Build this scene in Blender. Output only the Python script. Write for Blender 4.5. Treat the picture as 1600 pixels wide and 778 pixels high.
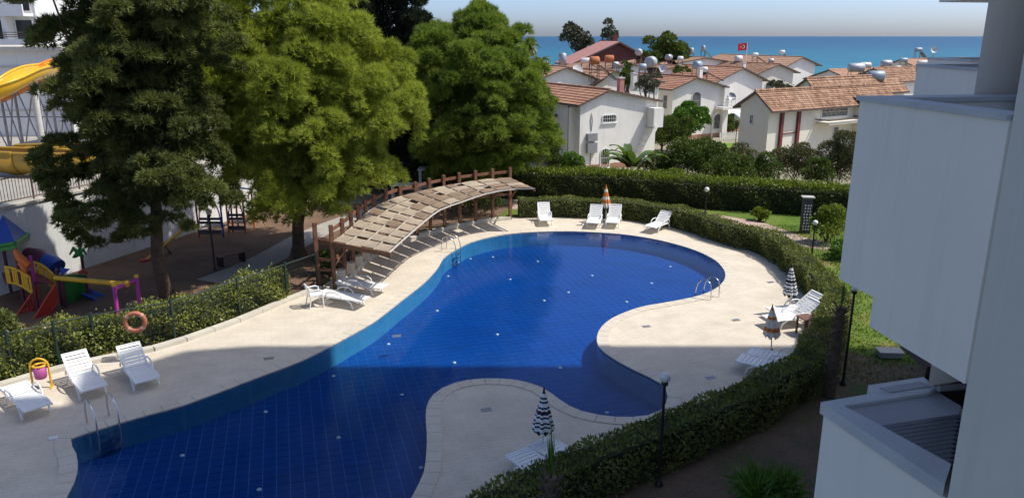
import bpy, math, random
import numpy as np
from mathutils import Vector, Matrix
from mathutils.geometry import tessellate_polygon

for o in list(bpy.data.objects):
    bpy.data.objects.remove(o)
S = bpy.context.scene
COL = S.collection
R = math.radians
random.seed(7)
RNG = np.random.default_rng(7)

# ------------------------------------------------------------------ camera, sky, sun, exposure
CAM_H, PITCH, FPX = 9.0, R(15.46), 1200.0
cam = bpy.data.cameras.new('camera')
cam.sensor_fit = 'HORIZONTAL'
cam.sensor_width = 36.0
cam.lens = 36.0 * FPX / 1600.0
cam.clip_start = 0.05
cam.clip_end = 90000.0
co = bpy.data.objects.new('camera', cam)
COL.objects.link(co)
co.location = (0, 0, CAM_H)
co.rotation_euler = (math.pi / 2 - PITCH, 0, 0)
S.camera = co

SUN_EL, SUN_AZ = R(57), R(-0.5)          # azimuth counted from +X towards +Y
w = bpy.data.worlds.new('World')
S.world = w
w.use_nodes = True
nt = w.node_tree
sky = nt.nodes.new('ShaderNodeTexSky')
sky.sky_type = 'NISHITA'
sky.sun_disc = False
sky.sun_elevation = SUN_EL
sky.sun_rotation = R(90) - SUN_AZ
sky.altitude = 0
sky.air_density = 0.5
sky.dust_density = 1.6
sky.ozone_density = 4.5
bg = nt.nodes['Background']
bg.inputs['Strength'].default_value = 0.15
nt.links.new(sky.outputs['Color'], bg.inputs['Color'])

sl = bpy.data.lights.new('sun', 'SUN')
sl.energy = 3.1
sl.angle = R(0.53)
sl.color = (1.0, 0.955, 0.87)
so = bpy.data.objects.new('sun', sl)
COL.objects.link(so)
sdir = Vector((math.cos(SUN_EL) * math.cos(SUN_AZ), math.cos(SUN_EL) * math.sin(SUN_AZ), math.sin(SUN_EL)))
so.rotation_euler = sdir.to_track_quat('Z', 'Y').to_euler()
so.location = (60, 0, 80)

S.view_settings.view_transform = 'Standard'
S.view_settings.look = 'None'
S.view_settings.exposure = 0.62
S.view_settings.gamma = 1.0
S.render.engine = 'CYCLES'
S.cycles.max_bounces = 8
S.cycles.transparent_max_bounces = 12

# ------------------------------------------------------------------ places: the photograph's lens turned back into the ground
CP, SP = math.cos(PITCH), math.sin(PITCH)
def ray(px, py):
    a, b = (px - 800) / FPX, (389 - py) / FPX
    return a, CP + b * SP, -SP + b * CP
def G(px, py, z=0.0):
    a, h, v = ray(px, py)
    t = (z - CAM_H) / v
    return Vector((a * t, h * t, z))
def at(px, py, Y):
    a, h, v = ray(px, py)
    t = Y / h
    return Vector((a * t, Y, CAM_H + v * t))
def ground_z(Y):
    return -0.02 if Y < 42 else -0.02 - 0.044 * (Y - 42)

# ------------------------------------------------------------------ object helpers
def tag(o, label=None, cat=None, group=None, kind=None):
    if label: o['label'] = label
    if cat: o['category'] = cat
    if group: o['group'] = group
    if kind: o['kind'] = kind
    return o
def thing(name, label, cat, loc=(0, 0, 0), rz=0.0, group=None):
    o = bpy.data.objects.new(name, None)
    o.empty_display_size = 0.2
    COL.objects.link(o)
    o.location = loc
    o.rotation_euler = (0, 0, rz)
    return tag(o, label, cat, group)
def wloc(o):
    v = Vector((0, 0, 0))
    while o is not None:
        v = v + o.location
        o = o.parent
    return v
def kids(o):
    return [c for c in COL.objects if c.parent == o]
def dup(root, loc, rz=0.0, label=None, group=None):
    tree = {}
    for c in list(COL.objects):
        if c.parent is not None:
            tree.setdefault(c.parent, []).append(c)
    def cp(o, par):
        c = o.copy()
        COL.objects.link(c)
        if par is not None:
            c.parent = par
        for k in tree.get(o, []):
            cp(k, c)
        return c
    r = cp(root, None)
    r.location = loc
    r.rotation_euler = (0, 0, rz)
    if label: r['label'] = label
    if group: r['group'] = group
    return r
def link_mesh(name, me, mats, parent=None, loc=None):
    o = bpy.data.objects.new(name, me)
    COL.objects.link(o)
    for m in (mats if isinstance(mats, (list, tuple)) else [mats]):
        if m.name not in [x.name for x in me.materials if x]:
            me.materials.append(m)
    if parent is not None:
        o.parent = parent
    if loc is not None:
        o.location = loc
    return o

class MB:
    def __init__(s):
        s.v, s.f, s.m, s.sm = [], [], [], []
    def add(s, vs, fs, mi=0, smooth=False):
        b = len(s.v)
        s.v.extend([tuple(p) for p in vs])
        for f in fs:
            s.f.append([b + i for i in f])
            s.m.append(mi)
            s.sm.append(smooth)
        return s
    def box(s, c, size, rz=0.0, mi=0, tilt=None):
        hx, hy, hz = size[0] / 2, size[1] / 2, size[2] / 2
        M = Matrix.Rotation(rz, 3, 'Z')
        if tilt is not None:
            M = M @ tilt
        vs = [Vector(c) + M @ Vector((x, y, z)) for z in (-hz, hz) for x, y in ((-hx, -hy), (hx, -hy), (hx, hy), (-hx, hy))]
        s.add(vs, [(3, 2, 1, 0), (4, 5, 6, 7), (0, 1, 5, 4), (1, 2, 6, 5), (2, 3, 7, 6), (3, 0, 4, 7)], mi)
        return s
    def beam(s, p0, p1, wd, ht, mi=0, up=Vector((0, 0, 1))):
        p0, p1 = Vector(p0), Vector(p1)
        d = (p1 - p0).normalized()
        u = up if abs(d.dot(up)) < 0.98 else Vector((0, 1, 0))
        a = d.cross(u).normalized() * wd / 2
        b = a.cross(d).normalized() * ht / 2
        vs = [p + x * a + y * b for p in (p0, p1) for x, y in ((-1, -1), (1, -1), (1, 1), (-1, 1))]
        s.add(vs, [(0, 3, 2, 1), (4, 5, 6, 7), (0, 1, 5, 4), (1, 2, 6, 5), (2, 3, 7, 6), (3, 0, 4, 7)], mi)
        return s
    def prism(s, poly, z0, z1, mi=0, cap_mi=None):
        n = len(poly)
        ar = sum(poly[i][0] * poly[(i + 1) % n][1] - poly[(i + 1) % n][0] * poly[i][1] for i in range(n))
        P = list(poly) if ar > 0 else list(poly)[::-1]
        vs = [(p[0], p[1], z0) for p in P] + [(p[0], p[1], z1) for p in P]
        s.add(vs, [[i, (i + 1) % n, n + (i + 1) % n, n + i] for i in range(n)], mi)
        s.add(vs, [list(range(n, 2 * n)), list(range(n - 1, -1, -1))], mi if cap_mi is None else cap_mi)
        return s
    def tube(s, pts, r, n=8, mi=0, closed=False, cap=True):
        pts = [Vector(p) for p in pts]
        rs = r if isinstance(r, (list, tuple)) else [r] * len(pts)
        N = len(pts)
        vs, fs = [], []
        prev = None
        for i, p in enumerate(pts):
            if closed:
                d = pts[(i + 1) % N] - pts[i - 1]
            else:
                d = pts[min(i + 1, N - 1)] - pts[max(i - 1, 0)]
            d.normalize()
            if prev is None:
                u = Vector((0, 0, 1)) if abs(d.z) < 0.9 else Vector((1, 0, 0))
                a = d.cross(u).normalized()
            else:
                a = (prev - d * prev.dot(d)).normalized()
            prev = a
            b = d.cross(a)
            for k in range(n):
                t = 2 * math.pi * k / n
                vs.append(p + (a * math.cos(t) + b * math.sin(t)) * rs[i])
        M = N if closed else N - 1
        for i in range(M):
            j = (i + 1) % N
            for k in range(n):
                fs.append((i * n + k, i * n + (k + 1) % n, j * n + (k + 1) % n, j * n + k))
        s.add(vs, fs, mi, True)
        if cap and not closed:
            s.add(vs[:n], [tuple(range(n - 1, -1, -1))], mi)
            s.add(vs[-n:], [tuple(range(n))], mi)
        return s
    def lathe(s, prof, c=(0, 0, 0), n=16, mi=0, axis=None, smooth=True, cap=True):
        M = Matrix.Identity(3) if axis is None else Vector(axis).to_track_quat('Z', 'Y').to_matrix()
        vs, fs = [], []
        for r, z in prof:
            for k in range(n):
                t = 2 * math.pi * k / n
                vs.append(Vector(c) + M @ Vector((r * math.cos(t), r * math.sin(t), z)))
        for i in range(len(prof) - 1):
            for k in range(n):
                fs.append((i * n + k, i * n + (k + 1) % n, (i + 1) * n + (k + 1) % n, (i + 1) * n + k))
        s.add(vs, fs, mi, smooth)
        if cap:
            s.add(vs[:n], [tuple(range(n - 1, -1, -1))], mi)
            s.add(vs[-n:], [tuple(range(n))], mi)
        return s
    def build(s, name, mats, parent=None, world=True, loc=None):
        me = bpy.data.meshes.new(name)
        off = Vector((0, 0, 0))
        if parent is not None and world:
            off = wloc(parent)
        if loc is not None:
            off = off + Vector(loc)
        me.from_pydata([(p[0] - off.x, p[1] - off.y, p[2] - off.z) for p in s.v], [], s.f)
        me.polygons.foreach_set('material_index', s.m)
        me.polygons.foreach_set('use_smooth', s.sm)
        me.update()
        return link_mesh(name, me, mats, parent, loc)

def np_mesh(name, V, nv, var=None):
    """V (N*nv,3): N separate faces of nv corners each"""
    n = len(V)
    me = bpy.data.meshes.new(name)
    me.vertices.add(n)
    me.vertices.foreach_set('co', np.ascontiguousarray(V, dtype=np.float32).ravel())
    me.loops.add(n)
    me.loops.foreach_set('vertex_index', np.arange(n, dtype=np.int32))
    F = n // nv
    me.polygons.add(F)
    me.polygons.foreach_set('loop_start', np.arange(0, n, nv, dtype=np.int32))
    if var is not None:
        a = me.attributes.new('var', 'FLOAT', 'POINT')
        a.data.foreach_set('value', np.ascontiguousarray(var, dtype=np.float32))
    me.update(calc_edges=True)
    return me

# ------------------------------------------------------------------ materials
def new_mat(name):
    m = bpy.data.materials.new(name)
    m.use_nodes = True
    return m, m.node_tree.nodes, m.node_tree.links, m.node_tree.nodes['Principled BSDF']
def coords(N, L, scale=1.0, mode='pos', rz=0.0):
    if mode == 'pos':
        g = N.new('ShaderNodeNewGeometry'); out = g.outputs['Position']
    else:
        g = N.new('ShaderNodeTexCoord'); out = g.outputs['Object']
    mp = N.new('ShaderNodeMapping')
    mp.inputs['Scale'].default_value = (scale,) * 3 if not isinstance(scale, tuple) else scale
    mp.inputs['Rotation'].default_value = (0, 0, rz)
    L.new(out, mp.inputs['Vector'])
    return mp.outputs['Vector']
def noise(N, L, vec, scale, detail=4, rough=0.55):
    n = N.new('ShaderNodeTexNoise')
    n.inputs['Scale'].default_value = scale
    n.inputs['Detail'].default_value = detail
    n.inputs['Roughness'].default_value = rough
    L.new(vec, n.inputs['Vector'])
    return n.outputs['Fac']
def ramp(N, L, fac, stops):
    r = N.new('ShaderNodeValToRGB')
    els = r.color_ramp.elements
    while len(els) < len(stops):
        els.new(0.5)
    for e, (p, c) in zip(els, stops):
        e.position = p
        e.color = (*c, 1) if len(c) == 3 else c
    L.new(fac, r.inputs['Fac'])
    return r.outputs['Color']
def mixc(N, L, fac, a, b, mode='MIX'):
    m = N.new('ShaderNodeMix')
    m.data_type = 'RGBA'
    m.blend_type = mode
    for sock, v in ((m.inputs[0], fac), (m.inputs[6], a), (m.inputs[7], b)):
        if hasattr(v, 'is_linked') or hasattr(v, 'links'):
            L.new(v, sock)
        elif isinstance(v, (int, float)):
            sock.default_value = v
        else:
            sock.default_value = (*v, 1)
    return m.outputs[2]
def bump(N, L, h, strength, dist, b):
    n = N.new('ShaderNodeBump')
    n.inputs['Strength'].default_value = strength
    n.inputs['Distance'].default_value = dist
    L.new(h, n.inputs['Height'])
    L.new(n.outputs['Normal'], b.inputs['Normal'])
    return n
def paint(name, col, rough=0.6, var=0.12, scale=3.0, bmp=0.1, metal=0.0, spec=0.5, mode='pos', dirt=None, dirt_amt=0.3):
    m, N, L, b = new_mat(name)
    v = coords(N, L, 1.0, mode)
    n1 = noise(N, L, v, scale, 5, 0.6)
    lo = tuple(c * (1 - var) for c in col)
    hi = tuple(min(1, c * (1 + var)) for c in col)
    c = ramp(N, L, n1, [(0.3, lo), (0.7, hi)])
    if dirt is not None:
        n2 = noise(N, L, v, scale * 0.35, 8, 0.72)
        k = ramp(N, L, n2, [(0.5, (0, 0, 0)), (0.75, (dirt_amt,) * 3)])
        c = mixc(N, L, k, c, dirt)
    L.new(c, b.inputs['Base Color'])
    b.inputs['Roughness'].default_value = rough
    b.inputs['Metallic'].default_value = metal
    b.inputs['Specular IOR Level'].default_value = spec
    if bmp:
        n3 = noise(N, L, v, scale * 14, 3)
        bump(N, L, n3, bmp, 0.02, b)
    return m
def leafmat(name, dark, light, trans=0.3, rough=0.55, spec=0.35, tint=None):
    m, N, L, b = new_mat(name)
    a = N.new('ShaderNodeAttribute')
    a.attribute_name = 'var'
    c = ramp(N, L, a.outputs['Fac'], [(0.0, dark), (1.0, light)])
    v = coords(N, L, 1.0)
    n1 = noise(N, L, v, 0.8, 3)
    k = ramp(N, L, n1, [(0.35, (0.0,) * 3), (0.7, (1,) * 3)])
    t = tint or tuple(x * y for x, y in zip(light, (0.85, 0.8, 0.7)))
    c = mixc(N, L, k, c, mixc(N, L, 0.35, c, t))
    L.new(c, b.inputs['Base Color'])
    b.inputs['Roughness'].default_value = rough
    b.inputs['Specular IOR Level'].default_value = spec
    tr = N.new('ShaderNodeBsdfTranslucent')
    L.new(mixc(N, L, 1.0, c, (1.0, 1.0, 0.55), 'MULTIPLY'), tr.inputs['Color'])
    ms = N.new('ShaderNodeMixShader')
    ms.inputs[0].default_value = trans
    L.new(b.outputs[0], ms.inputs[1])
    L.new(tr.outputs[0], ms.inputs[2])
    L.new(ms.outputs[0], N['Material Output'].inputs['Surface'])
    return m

M = {}
M['render'] = paint('white_render', (0.72, 0.72, 0.70), 0.85, 0.04, 0.9, 0.25, dirt=(0.5, 0.47, 0.42), dirt_amt=0.22)
M['facade'] = paint('facade_render', (0.88, 0.81, 0.715), 0.8, 0.03, 0.6, 0.22, dirt=(0.45, 0.45, 0.45), dirt_amt=0.14)
M['villa_white'] = paint('villa_white', (0.82, 0.79, 0.73), 0.85, 0.05, 0.8, 0.2, dirt=(0.5, 0.46, 0.38), dirt_amt=0.3)
M['villa_cream'] = paint('villa_cream', (0.74, 0.69, 0.58), 0.85, 0.05, 0.8, 0.2, dirt=(0.42, 0.38, 0.3), dirt_amt=0.3)
def streaks(m, amt, col):
    """rain streaks running down a rendered wall"""
    N, L = m.node_tree.nodes, m.node_tree.links
    b = N['Principled BSDF']
    old = b.inputs['Base Color'].links[0].from_socket
    n1 = noise(N, L, coords(N, L, (5.0, 5.0, 0.35)), 1.0, 6, 0.65)
    k = ramp(N, L, n1, [(0.52, (0, 0, 0)), (0.75, (amt,) * 3)])
    L.new(mixc(N, L, k, old, col), b.inputs['Base Color'])
streaks(M['facade'], 0.2, (0.45, 0.43, 0.40))
streaks(M['villa_white'], 0.35, (0.45, 0.41, 0.34))
streaks(M['render'], 0.35, (0.42, 0.39, 0.33))
M['cap'] = paint('parapet_cap', (0.52, 0.52, 0.52), 0.8, 0.08, 2.0, 0.2, dirt=(0.28, 0.27, 0.26), dirt_amt=0.5)
M['panel_grey'] = paint('roof_panel_grey', (0.36, 0.36, 0.37), 0.75, 0.08, 1.6, 0.2, dirt=(0.2, 0.2, 0.2), dirt_amt=0.4)
M['slat_dark'] = paint('dark_slat', (0.10, 0.10, 0.11), 0.5, 0.15, 4, 0.1)
M['brown_and_shade'] = paint('brown_render_and_shade', (0.07, 0.05, 0.045), 0.8, 0.12, 1.5, 0.2)
M['plastic'] = paint('white_plastic', (0.80, 0.80, 0.78), 0.35, 0.03, 6, 0.03, mode='obj', dirt=(0.55, 0.52, 0.45), dirt_amt=0.25)
M['steel'] = paint('stainless_steel', (0.62, 0.62, 0.63), 0.22, 0.05, 5, 0, metal=1.0)
M['timber'] = paint('red_brown_timber', (0.17, 0.075, 0.04), 0.65, 0.3, 5, 0.3)
M['mat'] = paint('shade_matting', (0.37, 0.30, 0.22), 0.9, 0.16, 2.2, 0.3, dirt=(0.2, 0.14, 0.1), dirt_amt=0.5)
M['mat_shaded_worn'] = paint('shaded_worn_matting', (0.22, 0.155, 0.105), 0.9, 0.25, 2.4, 0.3, dirt=(0.1, 0.06, 0.04), dirt_amt=0.6)  # worn, littered matting, darkened as well to stand for tree shade
M['rope'] = paint('pale_batten', (0.55, 0.5, 0.42), 0.8, 0.1, 5, 0.1)
M['green_metal'] = paint('green_metal', (0.015, 0.035, 0.025), 0.5, 0.2, 6, 0)
M['black_metal'] = paint('black_metal', (0.014, 0.014, 0.016), 0.45, 0.2, 6, 0)
M['grey_metal'] = paint('grey_metal', (0.33, 0.33, 0.35), 0.4, 0.15, 4, 0.05, metal=0.4)
M['tank_silver'] = paint('tank_silver', (0.40, 0.42, 0.44), 0.5, 0.15, 3, 0.05, metal=0.25, mode='obj')
M['tank_white'] = paint('tank_white', (0.60, 0.60, 0.58), 0.4, 0.06, 3, 0.05, mode='obj', dirt=(0.4, 0.3, 0.22), dirt_amt=0.4)
M['tank_rust'] = paint('tank_rust', (0.42, 0.14, 0.055), 0.8, 0.3, 3, 0.2, mode='obj')
M['tank_blue'] = paint('tank_bluegrey', (0.27, 0.33, 0.40), 0.5, 0.15, 3, 0.05, metal=0.2, mode='obj')
M['solar'] = paint('solar_glass', (0.012, 0.014, 0.02), 0.12, 0.2, 3, 0)
M['rusty_stand'] = paint('rusty_stand', (0.14, 0.09, 0.07), 0.7, 0.3, 5, 0.1)
M['glass_dark'] = paint('dark_glass', (0.02, 0.024, 0.028), 0.08, 0.3, 2, 0)
M['frame_white'] = paint('white_frame', (0.7, 0.7, 0.68), 0.5, 0.06, 4, 0)
M['maroon'] = paint('maroon_trim', (0.16, 0.025, 0.025), 0.6, 0.15, 3, 0.05)
M['red_house'] = paint('red_brown_boards', (0.11, 0.026, 0.022), 0.7, 0.2, 1.2, 0.1)
M['red_roof'] = paint('pinkish_roof', (0.42, 0.2, 0.17), 0.8, 0.12, 1.0, 0.1)
M['terracotta_plain'] = paint('terracotta_plain', (0.36, 0.2, 0.13), 0.85, 0.15, 0.8, 0.1)
M['fascia'] = paint('dark_fascia', (0.13, 0.09, 0.075), 0.7, 0.15, 2, 0)
M['soil'] = paint('playground_soil', (0.15, 0.09, 0.055), 0.95, 0.3, 0.7, 0.5)
M['path'] = paint('concrete_path', (0.34, 0.32, 0.28), 0.9, 0.12, 1.0, 0.3, dirt=(0.2, 0.17, 0.14), dirt_amt=0.4)
M['pinkpath'] = paint('pinkish_paving', (0.40, 0.29, 0.24), 0.9, 0.14, 1.2, 0.3)
M['concrete'] = paint('concrete', (0.38, 0.37, 0.35), 0.9, 0.1, 1.6, 0.3, dirt=(0.2, 0.19, 0.17), dirt_amt=0.4)
M['bark'] = paint('bark', (0.10, 0.065, 0.045), 0.95, 0.4, 6, 0.9)
M['palm_bark'] = paint('palm_bark', (0.13, 0.085, 0.055), 0.95, 0.4, 8, 0.9)
for nm, c in (('yellow', (0.75, 0.42, 0.02)), ('purple', (0.45, 0.05, 0.32)), ('plum', (0.10, 0.025, 0.05)), ('red', (0.46, 0.05, 0.03)),
              ('blue', (0.02, 0.07, 0.32)), ('green', (0.035, 0.24, 0.045)), ('orange', (0.65, 0.15, 0.02)), ('maroonplay', (0.18, 0.03, 0.04))):
    M[nm] = paint('play_' + nm, c, 0.45, 0.1, 3, 0.05)
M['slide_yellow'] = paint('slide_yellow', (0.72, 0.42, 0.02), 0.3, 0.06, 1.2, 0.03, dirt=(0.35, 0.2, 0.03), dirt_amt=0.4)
M['slide_shaded'] = paint('slide_shaded_yellow', (0.42, 0.255, 0.03), 0.4, 0.1, 1.2, 0.05, dirt=(0.2, 0.11, 0.03), dirt_amt=0.6)  # slide yellow darkened to stand for its shaded side, plus dirt patches
M['slide_orange'] = paint('slide_orange', (0.62, 0.2, 0.02), 0.35, 0.06, 1.2, 0.03)
M['ring_orange'] = paint('shaded_orange', (0.42, 0.13, 0.07), 0.6, 0.1, 4, 0.1, mode='obj')  # orange darkened to stand for the shade on the life ring
M['bin_pink'] = paint('bin_pink', (0.45, 0.09, 0.28), 0.5, 0.1, 4, 0)
M['u_orange'] = paint('canvas_orange', (0.62, 0.17, 0.03), 0.85, 0.12, 5, 0.2, mode='obj')
M['u_white'] = paint('canvas_white', (0.72, 0.66, 0.55), 0.85, 0.1, 5, 0.2, mode='obj')
M['u_black'] = paint('canvas_navy', (0.012, 0.013, 0.028), 0.85, 0.2, 5, 0.2, mode='obj')
M['u_plain'] = paint('canvas_plain_white', (0.74, 0.74, 0.74), 0.85, 0.06, 5, 0.2, mode='obj')
M['u_blue'] = paint('canvas_blue', (0.03, 0.035, 0.42), 0.85, 0.12, 5, 0.2)
M['globe'] = paint('lamp_globe', (0.75, 0.75, 0.72), 0.2, 0.03, 4, 0)
M['flag_red'] = paint('flag_red', (0.55, 0.02, 0.025), 0.8, 0.06, 3, 0)
M['flag_white'] = paint('flag_white', (0.8, 0.8, 0.8), 0.8, 0.03, 3, 0)
M['stone_pillar'] = paint('dark_pillar', (0.06, 0.06, 0.06), 0.7, 0.5, 9, 0.4)
M['hedge_core'] = paint('hedge_core', (0.025, 0.035, 0.014), 0.95, 0.3, 6, 0.5)

L_PINE = leafmat('pine_needles', (0.13, 0.18, 0.025), (0.48, 0.55, 0.10), 0.48, 0.6, 0.25)
L_PINE2 = leafmat('pine_needles_green', (0.08, 0.15, 0.022), (0.29, 0.38, 0.07), 0.45, 0.6, 0.25)
L_CYP = leafmat('conifer_sprays', (0.04, 0.06, 0.016), (0.22, 0.25, 0.075), 0.35, 0.6, 0.3)
L_DARK = leafmat('dark_conifer', (0.016, 0.026, 0.016), (0.04, 0.058, 0.03), 0.15, 0.65, 0.25)
L_HEDGE = leafmat('clipped_hedge_leaves', (0.085, 0.12, 0.026), (0.24, 0.26, 0.07), 0.26, 0.55, 0.3)
L_HEDGE_D = leafmat('shaded_hedge_leaves', (0.022, 0.045, 0.013), (0.06, 0.095, 0.03), 0.2, 0.4, 0.5)
L_LAUREL = leafmat('laurel_leaves', (0.08, 0.12, 0.018), (0.32, 0.34, 0.075), 0.28, 0.4, 0.5)
L_OUTER = leafmat('outer_hedge_leaves', (0.03, 0.05, 0.014), (0.10, 0.13, 0.032), 0.22, 0.6, 0.2)
L_YOUNG = leafmat('young_leaves', (0.09, 0.15, 0.015), (0.24, 0.30, 0.045), 0.35, 0.45, 0.4)
L_BUSH = leafmat('bush_leaves', (0.04, 0.075, 0.016), (0.14, 0.19, 0.045), 0.3, 0.6, 0.2)
L_BRIGHT = leafmat('bright_leaves', (0.05, 0.13, 0.015), (0.16, 0.29, 0.04), 0.32, 0.45, 0.4)
L_OLEANDER = leafmat('oleander_leaves', (0.05, 0.06, 0.03), (0.17, 0.18, 0.08), 0.25, 0.65, 0.2)
L_GREY = leafmat('greyish_leaves', (0.05, 0.06, 0.04), (0.13, 0.14, 0.09), 0.2, 0.6, 0.3)
L_BANANA = leafmat('banana_leaves', (0.05, 0.10, 0.02), (0.13, 0.21, 0.04), 0.35, 0.35, 0.5)
L_PALM = leafmat('palm_leaves', (0.05, 0.075, 0.02), (0.15, 0.19, 0.05), 0.25, 0.45, 0.4)
L_FLOWER = leafmat('pink_flowers', (0.45, 0.22, 0.22), (0.65, 0.42, 0.4), 0.3, 0.6, 0.2, tint=(0.5, 0.3, 0.3))
L_GRASS = leafmat('grass_blades', (0.07, 0.14, 0.016), (0.17, 0.25, 0.035), 0.3, 0.5, 0.3)

def tilemat(name, c1, c2, mortar, bw, bh, mort=0.02, rz=0.0, rough=0.75, bmp=0.4, spec=0.4, mode='pos', swap=False, dirt=None, dirt_amt=0.3, offset=0.5):
    m, N, L, b = new_mat(name)
    v = coords(N, L, 1.0, mode, rz)
    if swap:
        s = N.new('ShaderNodeSeparateXYZ'); L.new(v, s.inputs[0])
        cmb = N.new('ShaderNodeCombineXYZ')
        L.new(s.outputs['Y'], cmb.inputs['X']); L.new(s.outputs['X'], cmb.inputs['Y'])
        v = cmb.outputs[0]
    t = N.new('ShaderNodeTexBrick')
    t.offset = offset
    t.inputs['Scale'].default_value = 1.0
    t.inputs['Color1'].default_value = (*c1, 1)
    t.inputs['Color2'].default_value = (*c2, 1)
    t.inputs['Mortar'].default_value = (*mortar, 1)
    t.inputs['Mortar Size'].default_value = mort
    t.inputs['Mortar Smooth'].default_value = 0.2
    t.inputs['Brick Width'].default_value = bw
    t.inputs['Row Height'].default_value = bh
    L.new(v, t.inputs['Vector'])
    vv = coords(N, L, 1.0, mode)
    n1 = noise(N, L, vv, 1.1, 6, 0.65)
    k = ramp(N, L, n1, [(0.3, (0.86,) * 3), (0.7, (1.08,) * 3)])
    c = mixc(N, L, 1.0, t.outputs['Color'], k, 'MULTIPLY')
    if dirt is not None:
        n2 = noise(N, L, vv, 0.28, 8, 0.7)
        kk = ramp(N, L, n2, [(0.5, (0, 0, 0)), (0.74, (dirt_amt,) * 3)])
        c = mixc(N, L, kk, c, dirt)
    L.new(c, b.inputs['Base Color'])
    b.inputs['Roughness'].default_value = rough
    b.inputs['Specular IOR Level'].default_value = spec
    if bmp:
        inv = N.new('ShaderNodeMath'); inv.operation = 'SUBTRACT'
        inv.inputs[0].default_value = 1.0
        L.new(t.outputs['Fac'], inv.inputs[1])
        bump(N, L, inv.outputs[0], bmp, 0.006, b)
    return m
def walltile(name, c1, c2, mortar, bw, bh, mort, rz, rough, bmp, spec, offset):
    m = tilemat(name, c1, c2, mortar, bw, bh, mort, rz, rough, 0, spec, offset=offset)
    N, L = m.node_tree.nodes, m.node_tree.links
    t = [n for n in N if n.type == 'TEX_BRICK'][0]
    g = N.new('ShaderNodeNewGeometry')
    sp = N.new('ShaderNodeSeparateXYZ'); L.new(g.outputs['Position'], sp.inputs[0])
    ad = N.new('ShaderNodeMath'); ad.operation = 'SUBTRACT'
    L.new(sp.outputs['X'], ad.inputs[0]); L.new(sp.outputs['Y'], ad.inputs[1])
    cb = N.new('ShaderNodeCombineXYZ')
    L.new(ad.outputs[0], cb.inputs['X']); L.new(sp.outputs['Z'], cb.inputs['Y'])
    L.new(cb.outputs[0], t.inputs['Vector'])
    return m
AX = R(16.5)     # the block, pool tiles and deck are laid out turned by this much
M['deck'] = tilemat('deck_pavers', (0.60, 0.53, 0.425), (0.63, 0.56, 0.455), (0.52, 0.45, 0.36), 0.42, 0.14, 0.007, -AX, 0.85, 0.18, 0.25, dirt=(0.42, 0.36, 0.29), dirt_amt=0.35)
M['coping'] = paint('coping_stone', (0.58, 0.52, 0.42), 0.75, 0.08, 1.4, 0.2, dirt=(0.42, 0.35, 0.22), dirt_amt=0.4)
M['kerbstone'] = paint('kerb_stone', (0.55, 0.51, 0.43), 0.8, 0.1, 1.8, 0.25, dirt=(0.35, 0.32, 0.27), dirt_amt=0.4)
M['pool_wall'] = walltile('pool_wall_mosaic', (0.05, 0.28, 0.50), (0.065, 0.32, 0.54), (0.09, 0.35, 0.55), 0.25, 0.25, 0.006, -AX, 0.3, 0.1, 0.5, offset=0.0)
M['pool_grout'] = paint('pool_grout', (0.09, 0.27, 0.60), 0.7, 0.1, 3, 0.1)
M['pool_tile'] = tilemat('pool_floor_mosaic', (0.002, 0.054, 0.27), (0.003, 0.067, 0.31), (0.005, 0.073, 0.32), 0.05, 0.05, 0.003, -AX, 0.3, 0, 0.5, offset=0.0, dirt=(0.002, 0.03, 0.15), dirt_amt=0.55)
M['roof_red'] = tilemat('roof_tiles_red', (0.37, 0.185, 0.115), (0.49, 0.285, 0.19), (0.13, 0.06, 0.045), 0.26, 0.36, 0.02, 0, 0.85, 0.5, 0.2, 'obj', True, dirt=(0.2, 0.12, 0.08), dirt_amt=0.5)
M['roof_brown'] = tilemat('roof_tiles_brown', (0.22, 0.12, 0.075), (0.46, 0.28, 0.18), (0.09, 0.05, 0.035), 0.24, 0.34, 0.02, 0, 0.85, 0.5, 0.2, 'obj', True, dirt=(0.5, 0.36, 0.25), dirt_amt=0.4)
M['roof_pale'] = tilemat('roof_tiles_pale', (0.40, 0.24, 0.16), (0.50, 0.32, 0.22), (0.26, 0.14, 0.09), 0.26, 0.36, 0.02, 0, 0.9, 0.4, 0.2, 'obj', True, dirt=(0.3, 0.2, 0.14), dirt_amt=0.5)
M['far_brick'] = tilemat('brick_orange', (0.38, 0.2, 0.12), (0.44, 0.25, 0.15), (0.4, 0.32, 0.25), 0.3, 0.1, 0.01)

# pool water: clear sheet with Fresnel reflection and small ripples
m, N, L, b = new_mat('pool_water')
N.remove(b)
v = coords(N, L, 1.0)
nz = noise(N, L, v, 1.5, 4, 0.5)
nz2 = noise(N, L, coords(N, L, (1.0, 2.2, 1.0)), 5.0, 3, 0.55)
ad = N.new('ShaderNodeMath'); ad.operation = 'MULTIPLY_ADD'
L.new(nz2, ad.inputs[0]); ad.inputs[1].default_value = 0.4; L.new(nz, ad.inputs[2])
bp = N.new('ShaderNodeBump'); bp.inputs['Strength'].default_value = 0.12; bp.inputs['Distance'].default_value = 0.06
L.new(ad.outputs[0], bp.inputs['Height'])
gl = N.new('ShaderNodeBsdfGlossy'); gl.inputs['Roughness'].default_value = 0.02
L.new(bp.outputs[0], gl.inputs['Normal'])
tr = N.new('ShaderNodeBsdfTransparent'); tr.inputs['Color'].default_value = (0.80, 0.93, 0.98, 1)
fr = N.new('ShaderNodeFresnel'); fr.inputs['IOR'].default_value = 1.33
L.new(bp.outputs[0], fr.inputs['Normal'])
ms = N.new('ShaderNodeMixShader')
L.new(fr.outputs[0], ms.inputs[0]); L.new(tr.outputs[0], ms.inputs[1]); L.new(gl.outputs[0], ms.inputs[2])
L.new(ms.outputs[0], N['Material Output'].inputs['Surface'])
M['water'] = m

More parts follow.
